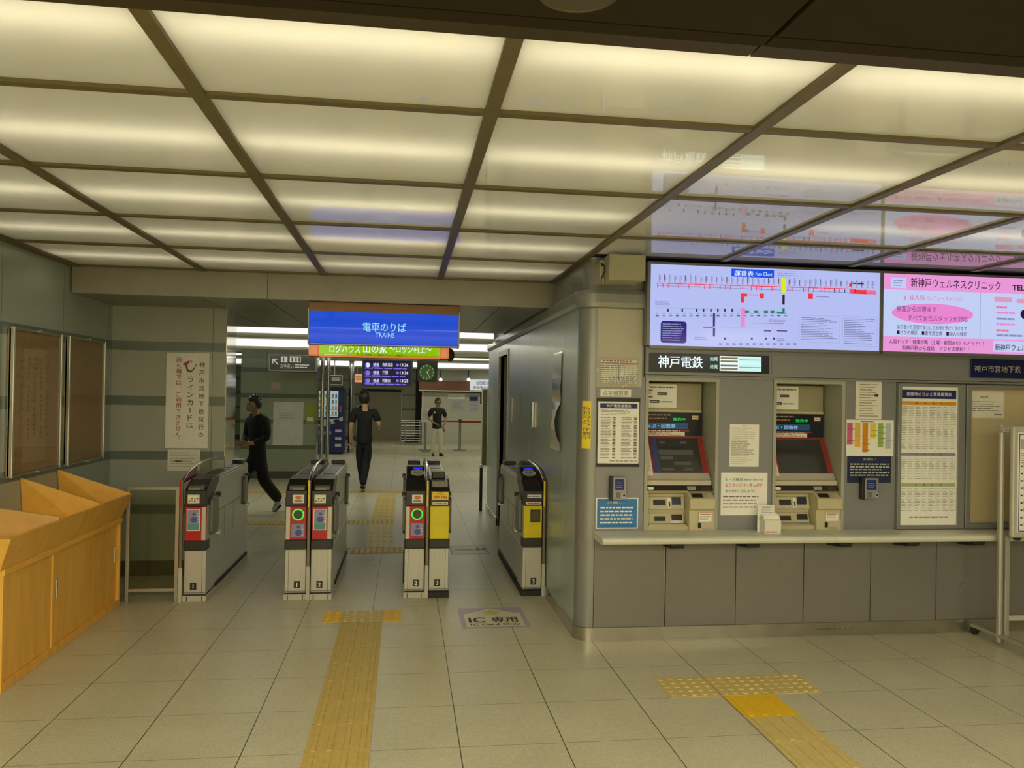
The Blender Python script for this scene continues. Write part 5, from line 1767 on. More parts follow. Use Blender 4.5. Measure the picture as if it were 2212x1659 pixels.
# ================================================================== LEFT SIDE
# ---- framed cork boards on the left wall
CORK = mat('cork_board', A((140, 108, 62), 1.9), .6, 0, .08, 30)
ALU = mat('aluminium_frame', (.62, .60, .52), .3, .7, .04)
GLAZE = glass_mat('board_glazing', (.93, .92, .9), .0, .02)
for (ya, yb, lab) in ((5.575, 6.325, 'nearer glazed cork board on the left wall, with a faint brown paper'), (6.445, 7.185, 'farther glazed cork board on the left wall, beside the corner')):
    t = thing('cork_board', lab, 'notice board', (LEFT_X, (ya + yb) / 2, 1.06), 'glazed cork boards')
    mb = MB(); mb.box(LEFT_X, LEFT_X + .014, ya, yb, 1.07, 2.045, CORK); mb.build('cork_panel', t)
    mb = MB()
    for y in (ya, yb - .022): mb.box(LEFT_X, LEFT_X + .035, y, y + .022, 1.06, 2.055, ALU, .004)
    for z in (1.06, 2.035): mb.box(LEFT_X, LEFT_X + .032, ya + .022, yb - .022, z, z + .020, STEEL_D, .003)
    mb.build('frame', t)
    mb = MB(); mb.box(LEFT_X + .022, LEFT_X + .026, ya + .022, yb - .022, 1.08, 2.035, GLAZE); mb.build('glass', t)
    for z in (1.068, 2.048):
        mb = MB(); mb.cyl((LEFT_X + .03, (ya + yb) / 2, z), (LEFT_X + .042, (ya + yb) / 2, z), .012, CHROME, 12); mb.build('lock', t)
s = Sheet((LEFT_X + .0145, 0, 0), (0, 1, 0), (0, 0, 1))
s.slab(5.75, 1.14, 6.10, 1.92, mat('faded_brown_paper', A((150, 120, 72), 1.9), .6), .001)
for yy in (5.83, 5.92, 6.02): 
    for k in range(18): 
        if (k + int(yy * 100)) % 7: s.rect(yy - .012, 1.84 - k * .032, yy + .012, 1.86 - k * .032, mat('faded_brown_ink', A((122, 92, 48), 1.9), .6), .0006)
tag(s.build('notice'), 'faded brown paper behind the glass of the nearer cork board', 'notice')

# ---- wooden display desk
WOOD_F = mat('desk_wood_front', (.90, .49, .085), .42, 0, .10, 3.5, stretch=(5, 5, .8))
WOOD_T = mat('desk_wood_top', (.92, .52, .09), .4, 0, .07, 3.5, stretch=(4, .8, 4))
t = thing('wooden_display_desk', 'long light wooden desk with slanted pamphlet trays and sliding doors along the left wall', 'desk', (-2.35, 5.5, 0))
Y0, Y1, XF, XB = 4.63, 6.43, -2.14, -2.565
mb = MB()
mb.box(XB, XF + .004, Y1 - .025, Y1, 0, .665, WOOD_F, .002); mb.box(XB, XF + .004, Y0, Y0 + .025, 0, .665, WOOD_F, .002)
mb.box(XB, XF + .004, Y0 + .025, Y1 - .025, .0, .05, WOOD_F, .002); mb.box(XB, XF + .012, Y0 - .004, Y1 + .004, .635, .668, WOOD_T, .003)
mb.box(XB, XB + .012, Y0 + .025, Y1 - .025, .05, .635, WOOD_F); mb.box(XF - .03, XF + .002, 5.250, 5.285, .05, .635, WOOD_F, .002)
mb.build('cabinet', t)
for (ya, yb, dx, hy) in ((4.660, 5.250, 0, None), (5.285, 5.83, 0, 5.31), (5.80, 6.40, -.014, 6.36)):
    mb = MB(); mb.box(XF - .02 + dx, XF - .006 + dx, ya, yb, .052, .634, WOOD_F, .002); d = mb.build('sliding_door', t)
    if hy:
        mb = MB(); mb.box(XF - .008 + dx, XF + .002 + dx, hy, hy + .022, .34, .455, CHROME, .003); mb.box(XF - .006 + dx, XF + .0025 + dx, hy + .003, hy + .011, .35, .445, BLACK); mb.build('finger_pull', d)
# flared rim
for (ya, yb) in ((4.60, 5.515), (5.519, 6.44)):
    mb = MB()
    ea = .05 if ya < 4.7 else 0; eb = .02 if yb > 6.4 else 0
    v = [(XF, ya, .668), (XF, yb, .668), (XF + .075, yb + eb, .850), (XF + .075, ya - ea, .850), (XF - .02, ya, .668), (XF - .02, yb, .668), (XF + .058, yb + eb, .853), (XF + .058, ya - ea, .853)]
    mb.add(v, [(0, 1, 2, 3), (7, 6, 5, 4), (3, 2, 6, 7), (0, 3, 7, 4), (1, 5, 6, 2), (0, 4, 5, 1)], WOOD_F)
    mb.build('flared_front', t)
mb = MB()
v = [(XF, 4.60, .668), (XF + .075, 4.55, .850), (XB, 4.55, .850), (XB, 4.60, .668), (XF, 4.62, .668), (XF + .06, 4.568, .852), (XB, 4.568, .852), (XB, 4.62, .668)]
mb.add(v, [(0, 1, 2, 3), (7, 6, 5, 4), (1, 5, 6, 2), (0, 4, 5, 1), (3, 2, 6, 7)], WOOD_F); mb.build('end_panel', t)
# slanted trays: each rises from the front rim's near end towards its far end, with a high sloping divider
for (ya, yb, top) in ((4.62, 5.18, None), (5.18, 5.86, 1.045), (5.86, 6.44, 1.045)):
    if top:
        mb = MB()
        v = [(XB, yb - .10, top), (XF + .06, yb - .005, .856), (XF - .02, yb - .02, .672), (XB, yb - .03, .672)]
        w = [(p[0], p[1] + .016, p[2]) for p in v]
        mb.add(v + w, [(0, 1, 2, 3), (7, 6, 5, 4), (0, 4, 5, 1), (1, 5, 6, 2), (2, 6, 7, 3), (3, 7, 4, 0)], WOOD_T); mb.build('divider', t)
    mb = MB()
    z0, z1 = .70, .76
    v = [(XB, ya, z0), (XF + .01, ya, z0), (XF + .02, yb - .01, z1), (XB, yb - .01, z1)]
    w = [(p[0], p[1], p[2] - .014) for p in v]
    mb.add(v + w, [(0, 1, 2, 3), (7, 6, 5, 4), (0, 4, 5, 1), (1, 5, 6, 2), (2, 6, 7, 3), (3, 7, 4, 0)], WOOD_T); mb.build('tray', t)
mb = MB(); v = [(XB, 5.17, .945), (XF + .06, 5.19, .868), (XF - .01, 5.19, .70), (XB, 5.17, .70)]; w = [(p[0], p[1] + .022, p[2]) for p in v]
mb.add(v + w, [(0, 1, 2, 3), (7, 6, 5, 4), (0, 4, 5, 1), (1, 5, 6, 2), (2, 6, 7, 3), (3, 7, 4, 0)], mat('desk_wood_edge', (.78, .50, .17), .4, 0, .05)); mb.build('low_divider', t)

# ---- boards on the wall facing the viewpoint
s = wall_sheet(FACE_Y)
a = R4(s, 359, 762, 452, 968)
t = None
s.slab(a[0], a[1], a[2], a[3], PAPER, .02, .004)
s.h = .0202
BROWNRED = mat('sign_red', (.42, .03, .04), .5)
W, H = a[2] - a[0], a[3] - a[1]
s.vtext('神戸市営地下鉄発行の', a[0] + W * .83, a[3] - H * .085, a[1] + H * .10, INK, W * .125, .012)
s.vtext('ラインカードは', a[0] + W * .57, a[3] - H * .24, a[1] + H * .20, INK, W * .155, .006)
s.vtext('改札機では、ご利用できません。', a[0] + W * .30, a[3] - H * .045, a[1] + H * .055, BROWNRED, W * .125, .014)
# the card's U mark: a green and grey hook under a red ribbon
ug, ur = mat('mark_green', (.03, .12, .08), .4), mat('mark_red', (.55, .02, .06), .4)
cu, cv = a[0] + W * .60, a[3] - H * .155
pts = [(cu - .05 + .0, cv + .03), (cu - .045, cv - .01), (cu - .03, cv - .035), (cu - .005, cv - .035), (cu + .02, cv - .005), (cu + .038, cv + .035)]
for i in range(len(pts) - 1):
    (xa, ya), (xb, yb) = pts[i], pts[i + 1]
    w_ = .016 if i < 3 else .010
    dx, dy = xb - xa, yb - ya; l = math.hypot(dx, dy); nx, ny = -dy / l * w_ / 2, dx / l * w_ / 2
    s.poly([(xa - nx, ya - ny), (xb - nx, yb - ny), (xb + nx, yb + ny), (xa + nx, ya + ny)], ug if i < 4 else INK_L, .001)
for (du, dv, r) in ((-.045, .04, .7), (-.02, .052, -.5), (-.06, .028, .3)):
    s.ell(cu + du, cv + dv, .022, .009, ur, .0014, 16)
s.ell(cu - .02, cv + .052, .012, .004, PAPER, .0018, 12)
tag(s.build('card_notice_board'), 'tall white board of vertical black and red text on the wall left of the gates', 'sign')
s, a = paper('notice', 'small cream printed notice below the tall white board', 'notice', 362, 971, 432, 1017, PAPER_C, FACE_Y)
s.text('ビジネルカード', (a[0] + a[2]) / 2, a[3] - .03, .024, INK_L, width=(a[2] - a[0]) * .8); s.rect(a[0] + .02, a[3] - .058, a[2] - .02, a[3] - .055, INK_G)
s.lines(a[0] + .02, a[1] + .03, a[2] - .02, a[3] - .07, 4, INK_L, .3, .3, 3); s.lines(a[0] + .06, a[1] + .075, a[0] + .12, a[1] + .095, 1, INK_G, .7, .1, 3)
done(s)
# ================================================================== FAR HALL
LUMI = emit('luminaire_white', (255, 252, 236), 1.35)
LUMI_D = mat('luminaire_reflector', (.78, .78, .70), .4, 0, .02)
for (y, z0, z1, zr, xa, xb, lab) in ((10.25, 2.375, 2.49, 2.325, -6.5, 1.12, 'nearest long white ceiling luminaire beyond the low ceiling over the gates'),
                                     (13.6, 2.385, 2.49, 2.345, -6.5, 8.5, 'second long white ceiling luminaire, behind the nearest one'),
                                     (18.6, 2.44, 2.49, 2.42, -6.5, 8.5, 'slim third ceiling luminaire, before the departure board'),
                                     (22.6, 2.375, 2.49, 2.33, -6.5, 8.5, 'farthest bright ceiling luminaire, behind the departure board')):
    t = thing('ceiling_luminaire', lab, 'ceiling light', ((xa + xb) / 2, y, z1), 'long luminaires of the far hall')
    mb = MB(); mb.box(xa, xb, y - .05, y + .25, z0, z1, LUMI); mb.build('diffuser', t)
    mb = MB(); mb.prism([(y - .07, z1), (y - .055, z1), (y - .03, z0), (y - .045, zr), (y + .26, zr), (y + .26, z0), (y - .02, z0)] if False else [(y - .03, z0), (y - .01, zr), (y + .21, zr), (y + .24, z0)], 'x', xa, xb, LUMI_D); mb.build('reflector', t)
for (x, y) in ((-3, 12), (0, 12.2), (-3, 16.5), (1.5, 16.5), (4.5, 15), (-2, 20), (2, 20), (5, 20), (0, 24.5), (3.5, 24.5)):
    area_lamp('hall_lamp', (x, y, 2.44), 2.2, .18, 18.0, COOL)

# ---- toilet sign and the wall block with posters
t = thing('direction_sign', 'dark toilet direction sign with arrow and pictograms, left of the blue sign', 'sign', (-2.2, 14.5, 2.0))
s = wall_sheet(14.5)
a = R4(s, 583, 768, 681, 800)
DKS = emit('toilet_sign_face', (52, 52, 44), 1.0, False)
mb = MB(); mb.box(a[0] - .02, a[2] + .02, 14.506, 14.62, a[1] - .02, a[3] + .02, STEEL_D, .004); mb.build('case', t)
for xx in (a[0] + .1, a[2] - .1):
    mb = MB(); mb.cyl((xx, 14.56, a[3] + .02), (xx, 14.56, 2.5), .012, STEEL_D, 8); mb.build('hanger', t)
s.slab(*a, DKS, .004)
E_GREY = emit('toilet_sign_grey', (176, 172, 150), 1.0, False)
c = s.px(595, 781.5); w_ = .05
s.poly([(c[0] - .055, c[1] + .055), (c[0] + .03, c[1] + .055), (c[0] + .03, c[1] + .036), (c[0] - .022, c[1] + .036), (c[0] + .055, c[1] - .041), (c[0] + .041, c[1] - .055), (c[0] - .036, c[1] + .022), (c[0] - .036, c[1] - .03), (c[0] - .055, c[1] - .03)], E_GREY, .001)
for xx in (607, 626):
    q = R4(s, xx, 770, xx + (14 if xx == 607 else 24), 783); s.rect(*q, E_GREY, .0006)
for xx in (611, 630, 638, 645): q = R4(s, xx, 772, xx + 3, 781); s.rect(*q, DKS, .0012)
at_('お手洗い', 606, 786, 634, 796, E_GREY, .01); q = R4(s, 637, 786, 670, 796); s.lines(*q, 2, E_GREY, .4, .2, 3)
s.build('sign_face', t)
s = wall_sheet(15.40); a = R4(s, 590, 868, 655, 962); s.slab(*a, mat('hall_poster_white', (.62, .62, .54), .5), .006); s.lines(a[0] + .1, a[1] + .5, a[2] - .1, a[1] + .62, 3, mat('hall_poster_tint', (.5, .44, .40), .5), .5)
tag(s.build('poster'), 'large pale poster on the green hall wall between the walking person and the steel posts', 'poster')
s = wall_sheet(15.40); a = R4(s, 660, 872, 680, 915); s.slab(*a, mat('hall_poster_lime', (.30, .34, .03), .5), .006); s.rect(a[0] + .03, a[1] + .05, a[2] - .03, a[1] + .12, PAPER_C)
tag(s.build('poster'), 'narrow lime green poster right of the large pale poster', 'poster')
s = wall_sheet(15.40); a = R4(s, 586, 826, 606, 842); s.slab(*a, mat('hall_poster_rose', (.5, .38, .32), .5), .006); tag(s.build('poster'), 'small dull rose paper above the large pale poster', 'poster')
for k, (xa, xb) in enumerate(((691, 700), (704, 712))):
    c0, c1 = PY(xa, 900, 15.25), PY(xb, 900, 15.25)
    t = thing('steel_post', '%s of the two polished steel posts at the end of the green hall wall' % ['left one', 'right one'][k], 'post', (c0.x, 15.25, 0), 'polished steel posts')
    mb = MB(); mb.cyl(((c0.x + c1.x) / 2, 15.25, 0), ((c0.x + c1.x) / 2, 15.25, 2.5), (c1.x - c0.x) / 2, CHROME, 16); mb.build('pipe', t)
    mb = MB(); mb.cyl(((c0.x + c1.x) / 2, 15.25, 2.02), ((c0.x + c1.x) / 2, 15.25, 2.06), (c1.x - c0.x) / 2 + .012, STEEL_D, 16); mb.build('collar', t)

# ---- vending machine
t = thing('vending_machine', 'dark blue drinks vending machine with a lit window beyond the steel posts', 'vending machine', (-2.1, 21.6, 0))
VB = mat('vending_blue', (.012, .018, .10), .3); VY = 21.3
x0, x1, zt = -2.60, -1.585, 1.76
mb = MB(); mb.box(x0, x1, VY, VY + .7, .03, zt, VB, .02); mb.box(x0 + .03, x1 - .03, VY + .05, VY + .65, 0, .03, RUBBER); mb.build('cabinet', t)
s = wall_sheet(VY); s.h = .002
xw0, xw1 = x0 + .06, -1.74
s.slab(xw0, .98, xw1, 1.66, emit('vending_window', (150, 172, 176), 1.0), .006)
CANS = [(.5, .45, .25), (.1, .25, .4), (.5, .2, .08), (.62, .6, .5), (.15, .35, .2), (.6, .35, .12)]
for r in range(4):
    for k in range(9):
        u = xw0 + .04 + k * .085
        if u > xw1 - .07: continue
        s.rect(u, 1.02 + r * .155, u + .05, 1.12 + r * .155, mat('can_%d' % ((k * 5 + r) % 6), CANS[(k * 5 + r) % 6], .4), .001)
    s.rect(xw0, 1.0 + r * .155, xw1, 1.012 + r * .155, INK_G, .001)
s.build('display_window', t)
s = wall_sheet(VY); s.h = .004
s.poly([(xw0 + .2, .90), (xw1 + .02, .94), (x1 - .03, 1.0), (x1 - .03, .88), (xw0 + .5, .74), (xw0 + .2, .74)], mat('vending_grey', (.40, .42, .38), .4)); s.ell(xw1 - .03, .87, .09, .045, BLACK, .001); s.ell(xw1 - .22, .82, .05, .04, BLACK, .001)
s.rect(xw0, .78, xw1 - .45, .90, mat('vending_pale', (.3, .42, .44), .4))
s.build('coin_panel', t)
s = wall_sheet(VY); s.h = .002
s.rect(xw0, .52, x1 - .32, .60, mat('vending_chute', (.2, .21, .17), .4)); s.build('delivery_flap', t)
s = wall_sheet(VY); s.h = .002
for z in (.58, .38, .20): s.rect(x1 - .22, z, x1 - .06, z + .07, mat('vending_label', (.45, .46, .5), .4))
s.build('label_plate', t)
s = wall_sheet(VY - .01); s.slab(x1 - .12, 1.10, x1 - .07, 1.26, mat('vending_red', (.32, .06, .05), .4), .02); s.build('price_plate', t)
s = wall_sheet(21.0); a = R4(s, 713, 812, 738, 830)
mb = MB(); mb.box(a[0] - .02, a[2] + .02, 21.003, 21.08, a[1] - .02, a[3] + .02, STEEL); mb.box(a[0] + .1, a[0] + .12, 21.02, 21.05, a[3], 2.5, STEEL_D)
s.slab(*a, mat('small_sign_black', (.03, .03, .028), .3), .003); s.rect(a[0] + .04, a[1] + .08, a[2] - .03, a[3] - .04, mat('small_sign_grey', (.3, .3, .26), .4))
t = thing('hanging_sign', 'small black sign in a steel frame above the vending machine', 'sign', (a[0], 21, a[1])); mb.build('frame', t); s.build('sign_face', t)
c0, c1 = PY(752, 900, 22.0), PY(764, 900, 22.0)
t = thing('steel_column', 'round steel column right of the vending machine', 'column', (c0.x, 22, 0))
mb = MB(); mb.cyl(((c0.x + c1.x) / 2, 22.0, 0), ((c0.x + c1.x) / 2, 22.0, 2.5), (c1.x - c0.x) / 2, CHROME, 18); mb.build('shaft', t)
mb = MB(); mb.cyl(((c0.x + c1.x) / 2, 22.0, 0), ((c0.x + c1.x) / 2, 22.0, .1), (c1.x - c0.x) / 2 + .015, STEEL_D, 18); mb.build('base_ring', t)

# ---- departure board, clock, orange advert
t = thing('departure_board', 'hanging black departure display with blue and white train times', 'display', (-.3, 19, 1.9))
DY = 19.0
s = wall_sheet(DY); a = R4(s, 785, 779, 887, 831)
mb = MB(); mb.box(a[0] - .03, a[2] + .05, DY + .005, DY + .18, a[1] - .05, a[3] + .03, mat('board_case', (.10, .11, .12), .35), .01); mb.box(a[0] + .2, a[0] + .24, DY + .08, DY + .12, a[3], 2.5, STEEL_D); mb.box(a[2] - .24, a[2] - .2, DY + .08, DY + .12, a[3], 2.5, STEEL_D); mb.build('case', t)
LEDB = emit('led_board_black', (8, 4, 38), 1.0, False)
s.slab(*a, LEDB, .003)
LBL, LWH, LVI = emit('led_blue', (64, 50, 225), 1.1, False), emit('led_white', (215, 215, 255), 1.1, False), emit('led_violet', (120, 105, 225), 1.0, False)
for r, (dest, tm, y0) in enumerate((('有馬温泉', '13:26', 783), ('三田', '13:36', 800), ('鈴蘭台', '13:25', 817))):
    at_('普通', 806, y0 + 1, 819, y0 + 9, LWH, .02)
    q = R4(s, 787, y0, 800, y0 + 11); s.ell(q[0] + .08, (q[1] + q[3]) / 2, .055, .055, LVI if r else LWH, .001); s.ell(q[0] + .03, (q[1] + q[3]) / 2, .02, .05, LBL, .0015)
    at_(dest, 826, y0 + 1, 826 + 8 * len(dest) / 1.4, y0 + 9, LWH, .02); at_(tm, 864, y0 + 2, 882, y0 + 9, LWH, .02)
    q = R4(s, 855, y0 + 2, 862, y0 + 9); s.ell((q[0] + q[2]) / 2, (q[1] + q[3]) / 2, .035, .035, LVI, .001)
    q = R4(s, 788, y0 + 11, 884, y0 + 15); s.lines(*q, 1, LVI, .5, .1, 5)
    q = R4(s, 803, y0 + 9, 822, y0 + 12); s.lines(*q, 1, LBL, .8, .1, 2)
s.build('led_face', t)
t = thing('station_clock', 'square dark green wall clock hung right of the departure display', 'clock', (.5, 19, 1.95))
s = wall_sheet(DY); a = R4(s, 901, 779, 945, 825)
mb = MB(); mb.box(a[0], a[2], DY + .003, DY + .12, a[1], a[3], mat('clock_case', (.05, .055, .04), .4), .01); mb.box((a[0] + a[2]) / 2 - .015, (a[0] + a[2]) / 2 + .015, DY + .05, DY + .08, a[3], 2.5, STEEL_D); mb.build('case', t)
s.h = .001
cu, cv = s.px(922, 804); s.ell(cu, cv, .185, .185, emit('clock_face_green', (34, 66, 22), 1.0, False), 0)
CM = emit('clock_marks', (110, 160, 90), 1.0, False)
for k in range(12):
    g = k * math.pi / 6; s.ell(cu + .155 * math.sin(g), cv + .155 * math.cos(g), .014, .02, CM, .001, 10)
s.build('dial', t)
HM = emit('clock_hand', (190, 190, 110), 1.0, False)
for nm, g, L in (('hour_hand', math.radians(42), .10), ('minute_hand', math.radians(150), .14)):
    s = wall_sheet(DY - .002); s.h = .001
    du, dv = math.sin(g), math.cos(g)
    s.poly([(cu - dv * .007, cv + du * .007), (cu + du * L - dv * .004, cv + dv * L + du * .004), (cu + du * L + dv * .004, cv + dv * L - du * .004), (cu + dv * .007, cv - du * .007)], HM, .001); s.build(nm, t)
s = wall_sheet(24.0); a = R4(s, 767, 808, 787, 826); s.slab(*a, emit('orange_advert_glow', (222, 150, 96), 1.0, False), .08); s.box(a[0] + .05, a[0] + .08, 23.95, 23.98, a[3] - .01, 2.5, STEEL_D); s.box(a[2] - .08, a[2] - .05, 23.95, 23.98, a[3] - .01, 2.5, STEEL_D); s.lines(a[0] + .03, a[1] + .05, a[2] - .03, a[3] - .05, 3, PAPER_C, .4, .3, 2)
tag(s.build('lit_advert'), 'small orange lit advertisement left of the departure display', 'sign')

# ---- back wall, shutter shop, barriers
mb = MB(); a0, a1 = PY(782, 900, 27.58), PY(866, 900, 27.58)
mb.box(a0.x, a1.x, 27.54, 27.6, 0, 1.66, BEIGE); mb.box(a0.x - .03, a0.x, 27.53, 27.6, 0, 1.69, STEEL_D); mb.box(a1.x, a1.x + .03, 27.53, 27.6, 0, 1.69, STEEL_D); mb.box(a0.x, a1.x, 27.53, 27.6, 1.66, 1.74, DARK)
struct(mb.build('door_1'))
SHUT = bpy.data.materials.new('roller_shutter_cream'); SHUT.use_nodes = True
nt = SHUT.node_tree; b = nt.nodes['Principled BSDF']; tc = nt.nodes.new('ShaderNodeTexCoord'); sp = nt.nodes.new('ShaderNodeSeparateXYZ'); nt.links.new(tc.outputs['Object'], sp.inputs[0])
mm = nt.nodes.new('ShaderNodeMath'); mm.operation = 'MULTIPLY'; mm.inputs[1].default_value = 12.0; nt.links.new(sp.outputs['Z'], mm.inputs[0])
fr = nt.nodes.new('ShaderNodeMath'); fr.operation = 'FRACT'; nt.links.new(mm.outputs[0], fr.inputs[0])
rp = nt.nodes.new('ShaderNodeValToRGB'); rp.color_ramp.elements[0].color = (.40, .40, .32, 1); rp.color_ramp.elements[1].position = .16; rp.color_ramp.elements[1].color = (.56, .56, .46, 1)
nt.links.new(fr.outputs[0], rp.inputs['Fac']); nt.links.new(rp.outputs['Color'], b.inputs['Base Color']); b.inputs['Roughness'].default_value = .4
SHY = 26.4
xs0 = PY(914, 900, SHY).x
mb = MB(); mb.box(xs0, 7.0, SHY, SHY + .08, 0, 1.66, SHUT); mb.box(xs0, 7.0, SHY + .08, SHY + 1.2, 0, 2.5, BEIGE); mb.box(xs0 - .05, xs0, SHY - .03, SHY + .1, 0, 1.72, PAPER_C); struct(mb.build('door_2'))
s = wall_sheet(SHY - .35); a = R4(s, 905, 823, 1014, 843)
mb = MB(); mb.box(a[0], 7, SHY - .35, SHY + .02, a[1], a[3], mat('fascia_brown', (.24, .10, .05), .45), .004); mb.box(a[0], 7, SHY - .37, SHY + .02, a[1] - .04, a[1], PAPER_C); mb.box(a[0], 7, SHY - .3, SHY + .02, a[3], 2.5, STEEL_D); struct(mb.build('trim_8'))
s = wall_sheet(SHY - .36); a = R4(s, 1015, 820, 1062, 843); s.slab(*a, emit('shop_sign_white', (200, 206, 204), 1.0, False), .02); at_('全国配達', 1028, 824, 1058, 831, INK, .02); at_('荷物預り所', 1022, 834, 1058, 841, INK, .02)
tag(s.build('shop_sign'), 'white shop sign with black lettering at the right end of the brown fascia', 'sign')
for k, (xx, yy) in enumerate(((952, 820), (1012, 820))):
    c = PY(xx, yy, SHY - .55); t = thing('spotlight', '%s of the two white spotlights over the brown shop fascia' % ['left one', 'right one'][k], 'spotlight', (c.x, c.y, c.z), 'shop spotlights')
    mb = MB(); mb.ball((c.x, c.y, c.z), (.055, .05, .055), emit('spot_glow', (255, 246, 255), 1.6, False)); mb.build('bulb', t)
    mb = MB(); mb.cyl((c.x, c.y + .03, c.z), (c.x, c.y + .03, 2.5), .015, BLACK, 8); mb.tube([(c.x, c.y + .2, c.z + .05), (c.x, c.y + .03, c.z)], .012, BLACK, 8); mb.build('stem', t)
for (x0, y0, x1, y1, m, lab) in ((968, 852, 1004, 862, PAPER, 'upper pale notice on the cream shutter right of the man'), (974, 864, 1003, 889, mat('notice_bluish', (.5, .52, .5), .5), 'lower grey-blue notice on the cream shutter right of the man'), (1012, 853, 1034, 890, mat('notice_grey', (.48, .49, .5), .5), 'grey notice with a navy head on the cream shutter')):
    s = wall_sheet(SHY); a = R4(s, x0, y0, x1, y1); s.slab(*a, m, .01); s.lines(a[0] + .05, a[1] + .04, a[2] - .05, a[3] - .05, 4, INK_L, .35, .3, 3)
    if 'navy' in lab: q = R4(s, 1014, 857, 1032, 866); s.rect(*q, NAVY_I, .002)
    tag(s.build('notice'), lab, 'notice')
s = wall_sheet(24.0); a = R4(s, 1037, 850, 1062, 873)
s.slab(*a, BLACK, .05); s.rect(a[0] + .04, a[1] + .04, a[2] - .04, a[3] - .04, WHITE_I); at_('3', 1042, 855, 1048, 865, INK, .02)
t = thing('number_sign', 'white number 3 sign in a black frame before the shutter, by the booth edge', 'sign', (a[0], 24, 0)); s.build('sign_face', t)
mb = MB(); mb.cyl(((a[0] + a[2]) / 2, 24.03, 0), ((a[0] + a[2]) / 2, 24.03, a[1]), .02, STEEL_D, 8); mb.build('pole', t)
BELT = mat('belt_red', (.36, .012, .012), .5)
px = [PY(919, 912, 23.0).x, PY(994, 912, 23.0).x, PY(1066, 912, 23.0).x]
for k, x in enumerate(px):
    t = thing('belt_post', ['steel belt post left of the man', 'steel belt post right of the man', 'steel belt post hidden by the booth edge'][k], 'barrier post', (x, 23, 0), 'belt barrier posts')
    mb = MB(); mb.cyl((x, 23, .02), (x, 23, .86), .035, mat('post_steel', (.4, .39, .32), .3, .6), 14); mb.build('post', t)
    mb = MB(); mb.cyl((x, 23, 0), (x, 23, .025), .17, STEEL_D, 22); mb.build('foot', t)
    mb = MB(); mb.cyl((x, 23, .80), (x, 23, .90), .045, mat('belt_head', (.12, .05, .03), .4), 14); mb.build('belt_head', t)
    if k < 2:
        mb = MB(); mb.box(x + .045, px[k + 1] - .045, 22.998, 23.002, .82 if k == 0 else .80, .86, BELT); mb.build('belt', t)
s = wall_sheet(22.3); a = R4(s, 910, 882, 932, 912)
t = thing('stand_sign', 'small white notice on a stand before the left belt post', 'sign', (a[0], 22.3, 0))
s.slab(*a, mat('stand_paper', (.66, .66, .54), .5), .02); s.lines(a[0] + .04, a[1] + .08, a[2] - .04, a[3] - .06, 4, INK_L, .4, .3, 2); s.build('board', t)
mb = MB(); mb.cyl(((a[0] + a[2]) / 2, 22.32, 0), ((a[0] + a[2]) / 2, 22.32, a[1] + .02), .015, STEEL_D, 8); mb.cyl(((a[0] + a[2]) / 2, 22.32, 0), ((a[0] + a[2]) / 2, 22.32, .02), .12, STEEL_D, 16); mb.build('stand', t)
# folding steel fence parked by the back wall
t = thing('steel_fence', 'low folded steel fence with horizontal bars standing before the back wall', 'fence', (.1, 25.4, 0))
q0, q1 = PY(866, 930, 25.4), PY(911, 930, 25.4)
zt = .76
for z in (.12, .20, .28, .36, .44, .52, .60, .70, .76):
    mb = MB(); mb.cyl((q0.x, 25.4, z), (q1.x, 25.4, z), .014, STEEL, 8); mb.build('bar', t)
for x in (q0.x, q0.x + .13, q1.x - .06, q1.x):
    mb = MB(); mb.cyl((x, 25.4, 0), (x, 25.4, zt), .018, STEEL_D, 8); mb.build('upright', t)
mb = MB(); mb.box(q0.x + .15, q1.x - .1, 25.38, 25.42, .06, .12, BLACK); mb.build('kick_board', t)
tag(MB().box(PY(770, 900, 23.5).x, PY(779, 900, 23.5).x, 23.5, 23.53, 0.0, 1.25, mat('pale_banner', (.45, .5, .42), .5)).build('pale_banner'), 'tall pale banner board between the steel column and the walking man', 'banner')
tag(MB().box(PY(776, 900, 24.2).x - .1, PY(790, 900, 24.2).x, 24.2, 24.5, 0, .93, mat('grey_cabinet', (.30, .30, .25), .4), .01).build('grey_cabinet'), 'low grey cabinet mostly hidden behind the walking man', 'cabinet')
# ================================================================== PEOPLE
def skin_shape(nodes, edges, root=0, sub=2):
    """nodes: [(x, y, z, r) or (x, y, z, rx, ry)] -> vertices and faces of a smooth tapering skin"""
    me = bpy.data.meshes.new('sk')
    me.from_pydata([n[:3] for n in nodes], edges, [])
    o = bpy.data.objects.new('sk', me)
    COL.objects.link(o)
    md = o.modifiers.new('skin', 'SKIN'); md.branch_smoothing = 0.6
    sb = o.modifiers.new('sub', 'SUBSURF'); sb.levels = sub; sb.render_levels = sub
    sv = me.skin_vertices[0].data
    for i, n in enumerate(nodes):
        sv[i].radius = (n[3], n[4] if len(n) > 4 else n[3])
        sv[i].use_root = (i == root)
    dg = bpy.context.evaluated_depsgraph_get()
    ev = o.evaluated_get(dg); m2 = ev.to_mesh()
    vs = [v.co[:] for v in m2.vertices]; fs = [tuple(p.vertices) for p in m2.polygons]
    ev.to_mesh_clear()
    bpy.data.objects.remove(o); bpy.data.meshes.remove(me)
    return vs, fs


